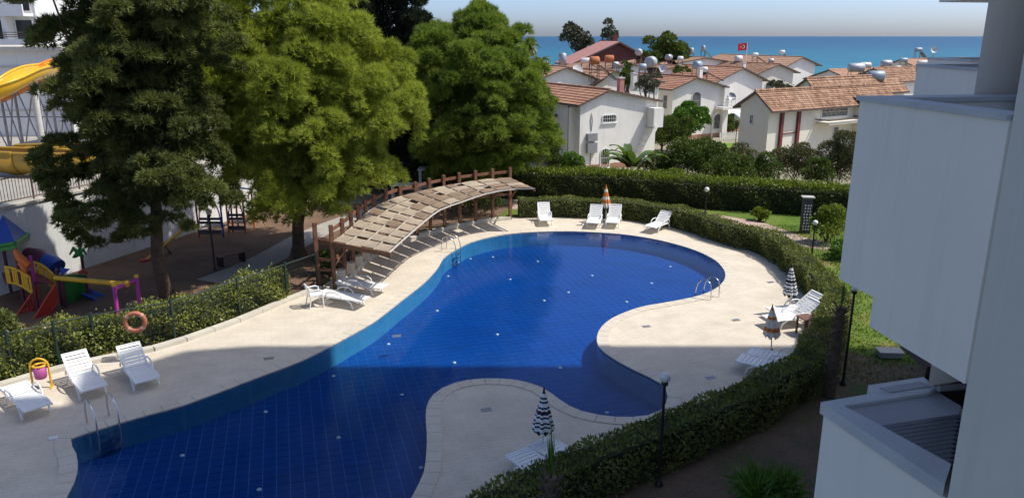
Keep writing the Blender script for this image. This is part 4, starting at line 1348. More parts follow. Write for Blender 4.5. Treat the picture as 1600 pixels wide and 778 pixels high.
MB().prism([(W1 * .87, -0.9), (W1 * 1.0, -0.9), (W1 * 1.0, -0.02), (W1 * .87, -0.02)], he1 * .60, he1 * .9).build('balcony', M['villa_white'], v1, world=False)
for i in range(6):
    MB().box((W1 * (.88 - .035 * i), -0.5, he1 * (.58 - .09 * i)), (0.34, 0.9, 0.1)).build('stair_tread', M['villa_white'], v1, world=False)
mb = MB(); mb.beam((W1 * .9, -0.98, he1 * .62), (W1 * .66, -0.98, he1 * .06), 0.08, 0.3); mb.build('stair_string', M['villa_white'], v1, world=False)

v2, W2, he2, ha2, ax2 = villa('white villa with two arched windows behind the bright green tree', 1052, 1128, 84, RA, 138, 122, 10, 0.42, M['villa_white'], M['roof_red'],
                             0.5, 0.55, [(1.2, 0.72, 0.8, 1.5, False, False)], [(0.47, 0.74, 1.35, 1.9, True, False), (0.93, 0.30, 1.1, 1.7, True, False)], 12)
bl = MB().prism([(W2 * .86, -1.3), (W2 * 1.12, -1.3), (W2 * 1.12, -0.02), (W2 * .86, -0.02)], he2 * .55, he2 * .6).build('balcony', M['villa_white'], v2, world=False)
mb = MB()
for z in (.66, .72, .78):
    mb.tube([(W2 * .86, -1.28, he2 * z), (W2 * 1.12, -1.28, he2 * z), (W2 * 1.12, -0.05, he2 * z)], 0.03, 5)
for x in (.87, .95, 1.03, 1.115):
    mb.tube([(W2 * x, -1.28, he2 * .6), (W2 * x, -1.28, he2 * .78)], 0.03, 5)
mb.build('railing', M['frame_white'], bl, world=False)
MB().prism([(W2 * .98, -0.5), (W2 * 1.08, -0.5), (W2 * 1.08, 0.4), (W2 * .98, 0.4)], -0.5, he2 * .96).build('pier', M['villa_white'], v2, world=False)
MB().lathe([(0.5, 0), (0.42, -0.1), (0.2, -0.17), (0.0, -0.19)], (W2 * 1.1, -0.75, he2 * .8), 14, axis=(-.3, -.8, .5), cap=False).build('satellite_dish', M['grey_metal'], v2, world=False)
MB().tube([(W2 * .82, -0.08, -0.4), (W2 * .82, -0.08, he2 * .4), (W2 * .86, -0.6, he2 * .5)], 0.09, 8).build('drainpipe', M['villa_white'], v2, world=False)
v3, W3, he3, ha3, ax3 = villa('white villa with smooth windowless gable behind the arched-window villa', 1122, 1190, 100, RA, 126, 107, 11, 0.5, M['villa_white'], M['roof_red'], 0.5, 0.9, [], [], 12)
v4, W4, he4, ha4, ax4 = villa('cream gabled villa with a dark window before the far white villa', 1188, 1238, 116, RA, 113, 101, 11, 0.5, M['villa_cream'], M['roof_brown'], 0.5, 1.0, [], [(0.3, 0.6, 1.7, 2.2, False, False)], 10)
v6, W6, he6, ha6, ax6 = villa('farthest white villa with roof edge against the sea', 1232, 1272, 138, RA, 101, 90, 11, 0.45, M['villa_white'], M['roof_pale'], 0.5, 1.3, [], [], 9)
v5, W5, he5, ha5, ax5 = villa('near villa with maroon window strips and brown mottled roof', 1158, 1199, 60.5, R(-58), 162, 144, 15.5, 0.55, M['villa_cream'], M['roof_brown'], 0.3, 0.55,
                             [], [(0.42, 0.77, 0.42, 0.75, False, True)], 14)
xr = W5
for y in (1.4, 3.35):
    MB().box((xr + 0.10, y, he5 * .48), (0.2, 0.28, he5 * .98)).build('maroon_strip', M['maroon'], v5, world=False)
MB().box((xr + 0.05, 2.37, he5 * .55), (0.06, 1.6, 0.08)).build('transom', M['maroon'], v5, world=False)
MB().box((xr + 0.05, 2.37, he5 * .25), (0.1, 1.6, 0.12)).build('ledge', M['villa_cream'], v5, world=False)
MB().prism([(xr + .02, 5.6), (xr + 1.2, 5.6), (xr + 1.2, 10.2), (xr + .02, 10.2)], he5 * .66, he5 * .70).build('balcony', M['villa_cream'], v5, world=False)
mb = MB(); mb.beam((xr + 1.25, 5.5, he5 * .735), (xr + 1.25, 10.3, he5 * .735), 0.1, 0.09); mb.beam((xr + .05, 5.5, he5 * .735), (xr + 1.25, 5.5, he5 * .735), 0.1, 0.09); mb.beam((xr + .05, 10.3, he5 * .735), (xr + 1.25, 10.3, he5 * .735), 0.1, 0.09)
mb.build('balcony_edge', M['fascia'], v5, world=False)
window(v5, (xr + .002, 7.8, he5 * .84), (1, 0, 0), 3.4, 0.9, False, True)
window(v5, (xr + .002, 8.2, he5 * .50), (1, 0, 0), 0.75, 0.85, False, True)
MB().prism([(xr + .02, 10.4), (xr + 1.3, 10.4), (xr + 1.3, 15.4), (xr + .02, 15.4)], -0.5, he5 * .92).build('bay', M['villa_cream'], v5, world=False)
mb = MB(); e0 = Vector((xr + 1.75, 10.2, he5 * .90)); e1 = Vector((xr + 1.75, 15.6, he5 * .90)); r0 = Vector((xr - .2, 10.2, he5 * 1.06)); r1 = Vector((xr - .2, 15.6, he5 * 1.06))
roof_slope(mb, e0, e1, r0, r1, 5); mb.build('bay_roof', M['roof_brown'], v5, world=False)
MB().box((W5 * .2, -0.35, he5 * .34), (0.7, 0.7, 0.1)).build('window_hood', M['villa_white'], v5, world=False)
v7, W7, he7, ha7, ax7 = villa('villa with brown roof directly behind the near brown roof ridge', 1236, 1274, 76, R(-58), 143, 124, 14, 0.6, M['villa_cream'], M['roof_brown'], 0.3, 0.4, [], [], 12)
# roofs packed between the near villas and the shore
ROOFS = [
    ('long low roof with solar tanks behind the nearest villa', 834, 930, 76, RA, 127, 106, 13, .5, 'roof_pale'),
    ('villa roof with pale ridge left of the pink chimney', 930, 1028, 79, RA, 131, 112, 10, .25, 'roof_pale'),
    ('pale brown hipped roof in front of the red house', 945, 1015, 102, RA, 108, 101, 10, .5, 'roof_pale'),
    ('wide pale roof left of the flag pole', 1046, 1150, 122, RA, 101, 91, 12, .5, 'roof_pale'),
    ('small red roof between the arched-window villa and the round tree', 1022, 1092, 108, RA, 113, 104, 10, .5, 'roof_red'),
    ('far pale roof right of the flag pole', 1170, 1218, 150, RA, 97, 88, 12, .5, 'roof_pale'),
    ('gabled roof before the shore beside the silver tanks', 1262, 1330, 108, R(-58), 122, 110, 12, .5, 'roof_pale'),
    ('stepped brown roof behind the silver solar tanks', 1330, 1400, 96, R(-58), 122, 108, 16, .5, 'roof_brown'),
    ('far pale roof at the edge of the white block', 1372, 1440, 130, R(-58), 107, 94, 18, .5, 'roof_pale'),
]
for lab, a, b_, Y, rt, ep, apx, dp, fr_, rm in ROOFS:
    villa(lab, a, b_, Y, rt, ep, apx, dp, fr_, M['villa_white'], M[rm], 0.4, 0.5, [], [], 10, False)
# orange brick annex beyond the lawn
c_ = at(1143, 190, 97)
an = thing('brick_annex', 'low orange brick annex with white flat roof beyond the villa lawn', 'house', (c_.x, 97, ground_z(97)), RA)
hz = at(1143, 178, 97).z - ground_z(97)
MB().box((0, 0, hz / 2), (5.0, 4, hz)).build('wall', M['far_brick'], an, world=False)
MB().box((0, 0, hz + 0.1), (5.6, 4.6, 0.25)).build('roof', M['frame_white'], an, world=False)
window(an, (0.6, -2.002, hz * .5), (0, -1, 0), 1.2, 1.3)
# white garden wall of slats in front of it
fw = thing('picket_fence', 'low white picket fence beside the arched villa window', 'fence', gz(at(1125, 220, 83)), RA)
for i in range(12):
    MB().box((i * 0.3, 0, 0.4), (0.16, 0.05, 0.8)).build('picket', M['frame_white'], fw, world=False)
MB().box((1.65, 0.045, 0.62), (3.6, 0.04, 0.08)).build('rail', M['frame_white'], fw, world=False)

# red boarded house near the shore
c_ = at(903, 96, 150)
rh = thing('red_house', 'dark red gabled house with pinkish roof near the sea', 'house', (c_.x, 150, ground_z(150)), R(14))
e = Vector((math.cos(R(14)), math.sin(R(14)), 0))
Wr = xsolve(1012, Vector((c_.x, 150, 0)), e)
z0 = ground_z(150)
hL, hA, hR = at(903, 95, 150).z - z0, at(964, 67, 152).z - z0, at(1012, 92, 154).z - z0
ap = Wr * 0.56
mb = MB()
prof = [(0, -1), (Wr, -1), (Wr, hR), (ap, hA), (0, hL)]
vs = [(x, 0, z) for x, z in prof] + [(x, 9, z) for x, z in prof]
mb.add(vs, [(0, 1, 2, 3, 4), (9, 8, 7, 6, 5), (0, 4, 9, 5), (1, 6, 7, 2), (2, 7, 8, 3), (3, 8, 9, 4)]).build('wall', M['red_house'], rh, world=False)
mb = MB()
dn = Vector((0, 0, -0.3))
for a, b_, c2, d in (((-1.6, -.8, hL - .6), (-1.6, 9.8, hL - .6), (ap, 9.8, hA + .25), (ap, -.8, hA + .25)), ((ap, -.8, hA + .25), (ap, 9.8, hA + .25), (Wr + .9, 9.8, hR - .3), (Wr + .9, -.8, hR - .3))):
    a, b_, c2, d = map(Vector, (a, b_, c2, d))
    vs = [a, b_, c2, d, a + dn, b_ + dn, c2 + dn, d + dn]
    mb.add(vs, [(0, 3, 2, 1)], 1); mb.add(vs, [(4, 5, 6, 7), (0, 1, 5, 4), (1, 2, 6, 5), (2, 3, 7, 6), (3, 0, 4, 7)], 0)
mb.build('roof', [M['fascia'], M['red_roof']], rh, world=False)
for fx, fz, wd, ht in ((.40, .62, 1.6, 1.7), (.62, .45, 2.6, 1.2), (.80, .45, 2.2, 1.2), (.55, .86, 1.0, .9), (.22, .5, 1.4, 1.6)):
    window(rh, (Wr * fx, -0.01, hL * fz + .4), (0, -1, 0), wd, ht, False, False)
MB().box((Wr * .5, -1.1, hL * .32), (Wr * .7, 2.0, 0.25)).build('balcony', M['red_house'], rh, world=False)
MB().box((ap + 1.2, 5, hA + .6), (.9, .9, 1.6)).build('chimney', M['red_house'], rh, world=False)

# chimneys standing on the roofs
def chimney(label, px, py0, py1, Y, wpx, mat):
    a, b_ = at(px, py0, Y), at(px, py1, Y)
    wd = wpx / FPX * Y
    t = thing('chimney', label, 'chimney', (b_.x, Y, b_.z - .4), RA)
    h = a.z - b_.z + .4
    MB().box((0, 0, h / 2), (wd, wd, h)).build('shaft', mat, t, world=False)
    MB().box((0, 0, h + .05), (wd * 1.25, wd * 1.25, .1)).build('cap', M['cap'], t, world=False)
chimney('pinkish chimney right of the nearest villa ridge', 969, 123, 150, 66, 8, M['red_roof'])
chimney('white chimney beside the dark pointed cypress', 990, 116, 136, 74, 7, M['villa_white'])
chimney('white chimney on the ridge of the arched-window villa', 1093, 107, 126, 87, 6, M['villa_white'])
chimney('white chimney on the ridge of the windowless villa', 1161, 99, 112, 103, 5, M['villa_white'])
chimney('brown chimney on the far gabled roof by the silver tanks', 1299, 116, 130, 108, 7, M['red_roof'])

# ================================================================== SOLAR WATER TANKS ON THE ROOFS
def heater(label, px, py, Y, wpx, hpx, legpx, mat, upright=False, panel=True, rz=0.0, pside=1):
    c_ = at(px, py, Y)
    s = Y / FPX * 1.03
    wd, ht, lg = wpx * s, hpx * s, legpx * s
    z0 = c_.z - ht / 2 - lg
    t = thing('solar_heater', label, 'solar heater', (c_.x, Y, z0), rz, 'solar water heaters on the villa roofs')
    r = ht / 2 if not upright else wd / 2
    if upright:
        MB().lathe([(r * .7, 0), (r, .08), (r, ht - .08), (r * .6, ht)], (0, 0, lg), 14).build('tank', mat, t, world=False)
    else:
        MB().lathe([(0.02, -wd / 2), (r * .72, -wd / 2 + .03), (r, -wd / 2 + .12), (r, wd / 2 - .12), (r * .72, wd / 2 - .03), (0.02, wd / 2)], (0, 0, lg + r), 16, axis=(1, 0, 0)).build('tank', mat, t, world=False)
    st = MB()
    hw, hd = max(wd * .42, r), r * .9
    for sx in (-1, 1):
        for sy in (-1, 1):
            st.beam((sx * hw, sy * hd, -0.3), (sx * hw * .9, sy * hd * .8, lg + r * .5), .05, .05)
        st.beam((sx * hw, -hd, lg * .5), (sx * hw, hd, lg * .15), .04, .04)
    st.beam((-hw, -hd, lg * .5), (hw, -hd, lg * .5), .04, .04)
    st.beam((-hw, -hd, lg * .1), (hw, -hd, lg * .9), .03, .03)
    st.build('stand', M['rusty_stand'], t, world=False)
    if panel:
        pz = lg * .95
        mb = MB()
        mb.add([(hw + .05, -.7 * pside, pz), (hw + .05, .7 * pside, pz), (hw + 1.9, .7 * pside, -.15), (hw + 1.9, -.7 * pside, -.15),
                (hw + .05, -.7 * pside, pz - .08), (hw + .05, .7 * pside, pz - .08), (hw + 1.9, .7 * pside, -.23), (hw + 1.9, -.7 * pside, -.23)],
               [(0, 3, 2, 1), (4, 5, 6, 7), (0, 1, 5, 4), (1, 2, 6, 5), (2, 3, 7, 6), (3, 0, 4, 7)])
        mb.build('panel', M['solar'], t, world=False)
    return t
heater('grey barrel-shaped solar tank upright on a stand at the left roof edge', 879, 93, 80, 12, 18, 22, M['grey_metal'], True)
heater('white solar tank left of the rusty orange one', 915, 95, 86, 15, 8, 12, M['tank_white'])
heater('larger rusty orange solar tank on a tall rusty stand', 929, 95, 78, 15, 12, 20, M['tank_rust'], rz=.2)
heater('smaller rusty orange solar tank farther right', 952, 92, 90, 14, 10, 10, M['tank_rust'])
heater('pale round-ended tank in front of the red house', 998, 82, 110, 11, 10, 10, M['tank_silver'], rz=1.2)
heater('large grey tank with its round end to the pool', 1017, 97, 84, 16, 16, 14, M['tank_silver'], rz=1.1)
heater('pale blue-grey tank beside the large grey round-ended tank', 1004, 105, 83, 12, 10, 14, M['tank_blue'], panel=False)
heater('grey round-ended tank right of the round green tree', 1045, 90, 115, 11, 9, 9, M['grey_metal'], rz=.9)
heater('dark upright tank against the sea right of the round tree', 1080, 80, 128, 8, 9, 10, M['grey_metal'], True, False)
heater('slim upright tank on a tall stand against the sea', 1099, 76, 134, 6, 8, 14, M['grey_metal'], True)
heater('blue-grey tank on the wide pale roof', 1090, 102, 104, 12, 12, 10, M['tank_blue'], rz=.5)
heater('white tank just behind the white chimney of the arched-window villa', 1101, 109, 96, 9, 8, 10, M['tank_white'])
heater('white tank left of the flag pole', 1154, 92, 125, 11, 9, 9, M['tank_white'], rz=.3, panel=False)
heater('white box-like tank on a frame right of the flag pole', 1180, 86, 142, 9, 6, 9, M['tank_white'])
heater('far tank on a dark frame right of the cream gable', 1222, 82, 158, 8, 6, 10, M['tank_white'])
heater('large silver tank on a tall stand behind the brown roof ridge', 1338, 106, 82, 24, 13, 26, M['tank_silver'])
heater('small white tank behind the large silver one', 1352, 102, 96, 17, 8, 16, M['tank_white'], panel=False)
heater('large blue-grey tank tilted beside the large silver one', 1369, 119, 80, 24, 15, 8, M['tank_blue'], rz=-.15, panel=False)
heater('shiny pale tank on the far roof right of the silver ones', 1385, 99, 105, 16, 9, 12, M['tank_silver'], panel=False)
heater('tank on a dark frame against the sea near the white block', 1435, 78, 140, 11, 6, 18, M['tank_blue'])
heater('white low tank at the edge of the far white balcony', 1442, 98, 78, 17, 6, 6, M['tank_white'], panel=False)
heater('small grey tank at the left end of the long low roof', 852, 100, 84, 9, 7, 8, M['grey_metal'], panel=False)
heater('pale tank over the ridge left of the pink chimney', 962, 101, 96, 10, 8, 9, M['tank_silver'], rz=.4)
heater('small white tank between the round tree and the slim upright tank', 1063, 92, 118, 9, 7, 8, M['tank_white'], panel=False)
heater('small dull tank right of the blue-grey tilted one', 1402, 107, 100, 12, 8, 8, M['grey_metal'], panel=False)
heater('far pale tank above the pale roof edge near the white block', 1412, 94, 125, 12, 6, 8, M['tank_blue'], panel=False)
heater('small tank on the cream gabled villa ridge', 1205, 95, 120, 8, 6, 8, M['tank_silver'])
# satellite dishes
def dish(label, px, py, Y, r, axis):
    c_ = at(px, py, Y)
    t = thing('satellite_dish', label, 'satellite dish', (c_.x, Y, c_.z - r * 1.6))
    MB().lathe([(r, 0), (r * .8, -.12 * r), (r * .45, -.26 * r), (0.01, -.32 * r)], (0, 0, r * 1.6), 16, axis=axis, cap=False).build('dish', M['tank_white'], t, world=False)
    MB().tube([(0, 0.1, -.6), (0, 0.1, r * 1.5)], .04, 6).build('mast', M['grey_metal'], t, world=False)
dish('white satellite dish beside the barrel-shaped tank', 903, 109, 79, .55, (.3, -.8, .5))
dish('grey satellite dish on the small red roof', 1035, 107, 88, .5, (-.4, -.7, .5))
dish('small reddish satellite dish above the far white balcony', 1460, 78, 75, .3, (-.2, -.9, .3))
# national flag on its pole
c_ = at(1166, 90, 140)
fl = thing('flag', 'red flag with white crescent and star on a white pole', 'flag', (c_.x, 140, c_.z - 1))
s = 140 / FPX
MB().tube([(0, 0, 0), (0, 0, 1 + 22 * s)], [.06, .045], 8).build('pole', M['frame_white'], fl, world=False)
FW, FH = 1.55, 1.25
zt = 1 + 21 * s
fv, ff = [], []
wav = lambda u: 0.10 * math.sin(u * 5.2) * u
for i in range(13):
    u = i / 12
    for j in range(9):
        v_ = j / 8
        fv.append((-.06 - u * FW, wav(u), zt - v_ * FH - .16 * u * u))
for i in range(12):
    for j in range(8):
        ff.append((i * 9 + j, i * 9 + j + 1, (i + 1) * 9 + j + 1, (i + 1) * 9 + j))
cl = MB().add(fv, ff, 0, True).build('cloth', M['flag_red'], fl, world=False)
def fp(u, v_, d): return (-.06 - u * FW, wav(u) + d, zt - v_ * FH - .16 * u * u)
mb = MB()
for d in (-.012, .012):
    ou, iu, ns = [], [], 20
    for k in range(ns + 1):
        a = R(38) + (math.pi * 2 - R(76)) * k / ns
        ou.append(fp(.40 + .20 * math.cos(a), .5 + .25 * math.sin(a), d))
    for k in range(ns + 1):
        a = R(52) + (math.pi * 2 - R(104)) * k / ns
        iu.append(fp(.45 + .16 * math.cos(a) , .5 + .2 * math.sin(a), d))
    mb.add(ou + iu, [(k, k + 1, ns + 2 + k, ns + 1 + k) for k in range(ns)])
    st = [fp(.66 + (.085 if k % 2 == 0 else .034) * math.cos(math.pi + k * math.pi / 5), .5 + (.105 if k % 2 == 0 else .042) * math.sin(math.pi + k * math.pi / 5), d) for k in range(10)]
    c0 = fp(.66, .5, d)
    mb.add([c0] + st, [(0, 1 + k, 1 + (k + 1) % 10) for k in range(10)])
mb.build('crescent_and_star', M['flag_white'], cl, world=False)

M['u_muted'] = paint('muted_band', (0.5, 0.3, 0.22), 0.8, 0.1, 4, 0.1)
# ================================================================== PERGOLA
pl = resample(catmull(posts, False, 6), (sum((posts[i + 1] - posts[i]).length for i in range(len(posts) - 1))) / 14.0)
fpx = [((608, 397), 1.95), ((640, 368), 1.97), ((685, 331), 2.0), ((716, 319), 2.0), ((760, 304), 2.02), ((800, 297), 2.03), ((836, 296), 2.05)]
front = catmull([G(p[0], p[1], z) for p, z in fpx], False, 6)
front = resample(front, sum((front[i + 1] - front[i]).length for i in range(len(front) - 1)) / 14.0)
backz = 1.72
NB = 14
pb = pl[len(pl) // 2]
pg = thing('pergola', 'curved red-brown timber pergola with beige shade mats along the pool deck', 'pergola', (pb.x, pb.y, 0))
bk = [Vector((p.x, p.y, 1.75 + .37 * min(1, i / 7))) for i, p in enumerate(pl[:NB + 1])]
fr_ = front[:NB + 1]
# posts in the plinth, carrying double rails at the back
for i, p in enumerate(bk):
    lean = Vector((0, 0, 0))
    hp_ = 2.42 + .26 * min(1, i / 9)
    MB().box((p.x, p.y, hp_ / 2), (0.13, 0.13, hp_), rz=0.5).build('post', M['timber'], pg)
for i in range(NB):
    off = Vector((-.07, .06, 0))
    for z in (2.18, 1.05) if i % 1 == 0 else ():
        a, b_ = bk[i].copy(), bk[i + 1].copy()
        a.z = z + (bk[i].z - 1.75) * .7; b_.z = z + (bk[i + 1].z - 1.75) * .7
        if z < 2 and 3 < i < 10: continue
        MB().beam(a + off, b_ + off, 0.06, 0.13).build('rail', M['timber'], pg)
# left end: outer post, end beam, braces
ep = flat(G(498, 447)); ep.z = 0
MB().box((ep.x, ep.y, 1.2), (0.14, 0.14, 2.45), rz=0.5).build('post', M['timber'], pg)
dv = (fr_[0] - bk[0]).normalized()
MB().beam(bk[0] - dv * 1.1 + Vector((0, 0, -.02)), fr_[0] + dv * .1 + Vector((0, 0, -.02)), 0.07, 0.15).build('end_beam', M['timber'], pg)
for z in (0.72, 1.12):
    MB().beam((ep.x, ep.y, z - .08), (bk[0].x, bk[0].y, z), .06, .11).build('brace', M['timber'], pg)
MB().beam((bk[0].x, bk[0].y, .85), (bk[1].x, bk[1].y, 1.15), .06, .11).build('brace', M['timber'], pg)
for i in range(NB + 1):
    d = (fr_[i] - bk[i]).normalized()
    MB().beam(bk[i] - d * .25 + Vector((0, 0, -.07)), fr_[i] + Vector((0, 0, -.05)), 0.05, 0.10).build('rafter', M['timber'], pg)
    a = bk[i].copy(); a.z = 1.1
    if 1 < i: MB().beam(a, bk[i].lerp(fr_[i], .42) + Vector((0, 0, -.1)), .05, .07).build('strut', M['timber'], pg)
mb = MB()
for f in (0.02, 0.26, 0.5, 0.74, 0.995):
    pts = [bk[i].lerp(fr_[i], f) + Vector((0, 0, .03)) for i in range(NB + 1)]
    for i in range(NB):
        MB().beam(pts[i], pts[i + 1], .045, .045).build('batten', M['rope'], pg)
prng = random.Random(5)
for i in range(NB):
    for c_ in range(4):
        f0, f1 = 0.03 + c_ * .24 + .008, 0.03 + (c_ + 1) * .24 - .008
        g0 = 0.03 + prng.uniform(-.02, .04); g1 = 0.83 + prng.uniform(-.04, .04)
        if i >= 5: g1 = .93 + prng.uniform(-.03, .03)
        if 6 <= i <= 11 and prng.random() < .2: g1 -= .3
        vs, fs = [], []
        nx, ny = 5, 3
        dz = prng.uniform(-.012, .02)
        for layer in (0, 1):
            for a in range(nx):
                for b_ in range(ny):
                    s = g0 + (g1 - g0) * a / (nx - 1)
                    f = f0 + (f1 - f0) * b_ / (ny - 1)
                    p = bk[i].lerp(fr_[i], f).lerp(bk[i + 1].lerp(fr_[i + 1], f), s)
                    p = p + Vector((0, 0, .055 + dz + .03 * math.sin(math.pi * a / (nx - 1)) - .006 * math.sin(math.pi * b_ / (ny - 1)) + (.012 if layer else 0)))
                    vs.append(p)
        N0 = nx * ny
        for a in range(nx - 1):
            for b_ in range(ny - 1):
                k = a * ny + b_
                fs += [(k, k + 1, k + ny + 1, k + ny), (N0 + k, N0 + k + ny, N0 + k + ny + 1, N0 + k + 1)]
        for a in range(nx - 1):
            for b_ in (0, ny - 1):
                k = a * ny + b_
                fs.append((k, k + ny, N0 + k + ny, N0 + k))
        for b_ in range(ny - 1):
            for a in (0, nx - 1):
                k = a * ny + b_
                fs.append((k, k + 1, N0 + k + 1, N0 + k))
        MB().add(vs, fs).build('shade_panel', M['mat_shaded_worn'] if (i >= 6 and prng.random() < .55) or prng.random() < .06 else M['mat'], pg)
# plinth wall with upstands, under the posts
pw_ = thing('plinth_wall', 'low white stepped plinth wall under the pergola posts', 'wall', (pb.x, pb.y, 0))
for i in range(len(pl) - 1):
    d = (pl[i + 1] - pl[i]).normalized() * .004
    wall_strip('wall_section', [pl[i] + d, pl[i + 1] - d], .26, -.02, .16 if i % 2 else .20, M['kerbstone'], pw_)
for i in range(0, 4):
    p = pl[i].lerp(pl[i + 1], .5)
    MB().box((p.x - .02, p.y + .02, .30), (.40, .32, .56), rz=.6).build('upstand', M['kerbstone'], pw_)

# ================================================================== SUN LOUNGERS
def make_lounger(back_angle, name='sun_lounger'):
    """local: x along the length from head (0) to foot (1.9), width on y"""
    t = thing(name, 'x', 'sun lounger', (0, 0, 0), 0, 'white plastic sun loungers round the pool')
    W_, H_ = 0.66, 0.31
    fr = MB()
    for sy in (-1, 1):
        y = sy * (W_ / 2 - .025)
        pts = [(0.02, y, H_ - .02)] if back_angle < .1 else []
        pts += [(0.55, y, H_ - .015), (1.2, y, H_), (1.6, y, H_ + .015), (1.86, y, H_ - .02)]
        fr.tube(pts, .026, 8)
    fr.build('frame', M['plastic'], t, world=False)
    def panel(name, p0, p1, n, gap, side=True):
        mb = MB()
        p0, p1 = Vector(p0), Vector(p1)
        d = (p1 - p0); L_ = d.length; d.normalize()
        up = Vector((0, 1, 0)).cross(d)
        if up.z < 0: up = -up
        for k in range(n):
            c_ = p0 + d * (L_ * (k + .5) / n)
            h = L_ / n * (1 - gap) / 2
            vs = []
            for z in (-.008, .010):
                for a, b_ in ((-1, -1), (1, -1), (1, 1), (-1, 1)):
                    vs.append(c_ + d * h * a + Vector((0, 1, 0)) * b_ * (W_ / 2 - .06) + up * z)
            mb.add(vs, [(3, 2, 1, 0), (4, 5, 6, 7), (0, 1, 5, 4), (1, 2, 6, 5), (2, 3, 7, 6), (3, 0, 4, 7)])
        for sy in (-1, 1):
            mb.beam(p0 + Vector((0, sy * (W_ / 2 - .045), 0)), p1 + Vector((0, sy * (W_ / 2 - .045), 0)), .05, .032)
        mb.beam(p1 + Vector((0, -W_ / 2 + .02, 0)), p1 + Vector((0, W_ / 2 - .02, 0)), .06, .034)
        mb.beam(p0 + Vector((0, -W_ / 2 + .02, 0)), p0 + Vector((0, W_ / 2 - .02, 0)), .05, .03)
        return mb.build(name, M['plastic'], t, world=False)
    hx = 0.74
    panel('seat', (hx + .03, 0, H_ + .012), (1.87, 0, H_ + .01), 9, .14)
    bx, bz = hx - math.cos(back_angle) * .74, H_ + .012 + math.sin(back_angle) * .74
    panel('backrest', (hx, 0, H_ + .012), (bx, 0, bz), 7, .26)
    for sy in (-1, 1):
        y = sy * (W_ / 2 - .02)
        MB().tube([(1.35, y, H_ - .01), (1.52, y, H_ - .10), (1.60, y, 0.0)], [.03, .03, .026], 8).build('leg', M['plastic'], t, world=False)
        MB().tube([(0.62, y, H_ - .01), (0.46, y, H_ - .10), (0.36, y, 0.0)], [.03, .03, .026], 8).build('leg', M['plastic'], t, world=False)
        MB().tube([(0.95 - .5, y * 1.04, H_ + .0), (0.5, y * 1.06, H_ + .12), (0.66, y * 1.06, H_ + .185), (0.95, y * 1.06, H_ + .19), (1.10, y * 1.05, H_ + .12), (1.16, y * 1.03, H_ - .0)], .021, 8).build('armrest', M['plastic'], t, world=False)
    if back_angle > .1:
        MB().tube([(bx + .2, -.2, bz - .22), (hx - .42, -.2, H_ - .08), (hx - .42, .2, H_ - .08), (bx + .2, .2, bz - .22)], .014, 6).build('backrest_prop', M['plastic'], t, world=False)
    return t
def place(proto, used, head_px, foot_px, label, zt=.31):
    """head and foot middle of the bed in the photograph (at bed height)"""
    a, b_ = G(head_px[0], head_px[1], zt), G(foot_px[0], foot_px[1], zt)
    rz = math.atan2(b_.y - a.y, b_.x - a.x)
    d = Vector((math.cos(rz), math.sin(rz), 0))
    base = Vector((b_.x, b_.y, 0)) - d * 1.88
    if not used[0]:
        used[0] = True
        o = proto
        o.location = base; o.rotation_euler = (0, 0, rz); o['label'] = label
    else:
        o = dup(proto, base, rz, label)
    return o
flat_l, raised, steep = make_lounger(0.0), make_lounger(R(38)), make_lounger(R(50))
uf, ur, us = [False], [False], [False]
place(flat_l, uf, (19, 599), (60, 637), 'flat white sun lounger at the left beside the yellow bin')
place(raised, ur, (122, 578), (148, 607), 'raised white lounger just right of the yellow bin')
place(raised, ur, (212, 572), (232, 594), 'raised white lounger standing alone below the life ring')
place(flat_l, uf, (513, 458), (570, 468), 'flat white lounger beside the plastic chair under the pergola')
place(flat_l, uf, (545, 440), (600, 448), 'flat white lounger in pergola shade behind the front one')
place(steep, us, (849, 334), (854, 345), 'raised white lounger near the pergola end before the far hedge')
place(steep, us, (932, 337), (926, 349), 'raised white lounger left of the orange umbrella at the far hedge')
place(steep, us, (962, 336), (956, 348.5), 'raised white lounger right of the orange umbrella at the far hedge')
place(raised, ur, (1035, 347), (1015, 355), 'raised white lounger alone at the right end of the far hedge')
place(raised, ur, (1250, 481), (1205, 486), 'raised white lounger under the navy striped umbrella nearest the hedge bend')
place(raised, ur, (1245, 493), (1199, 498), 'raised white lounger in front of the striped umbrella with long shadow')
place(flat_l, uf, (1213, 557), (1172, 548), 'flat white lounger behind its twin in the building shade')
place(flat_l, uf, (1203, 570), (1155, 559), 'flat white lounger at the hedge in the building shade')
place(flat_l, uf, (835, 725), (808, 706), 'flat white lounger at bottom centre left of its neighbour')
place(flat_l, uf, (872, 706), (842, 690), 'flat white lounger behind the navy umbrella pole at bottom centre')

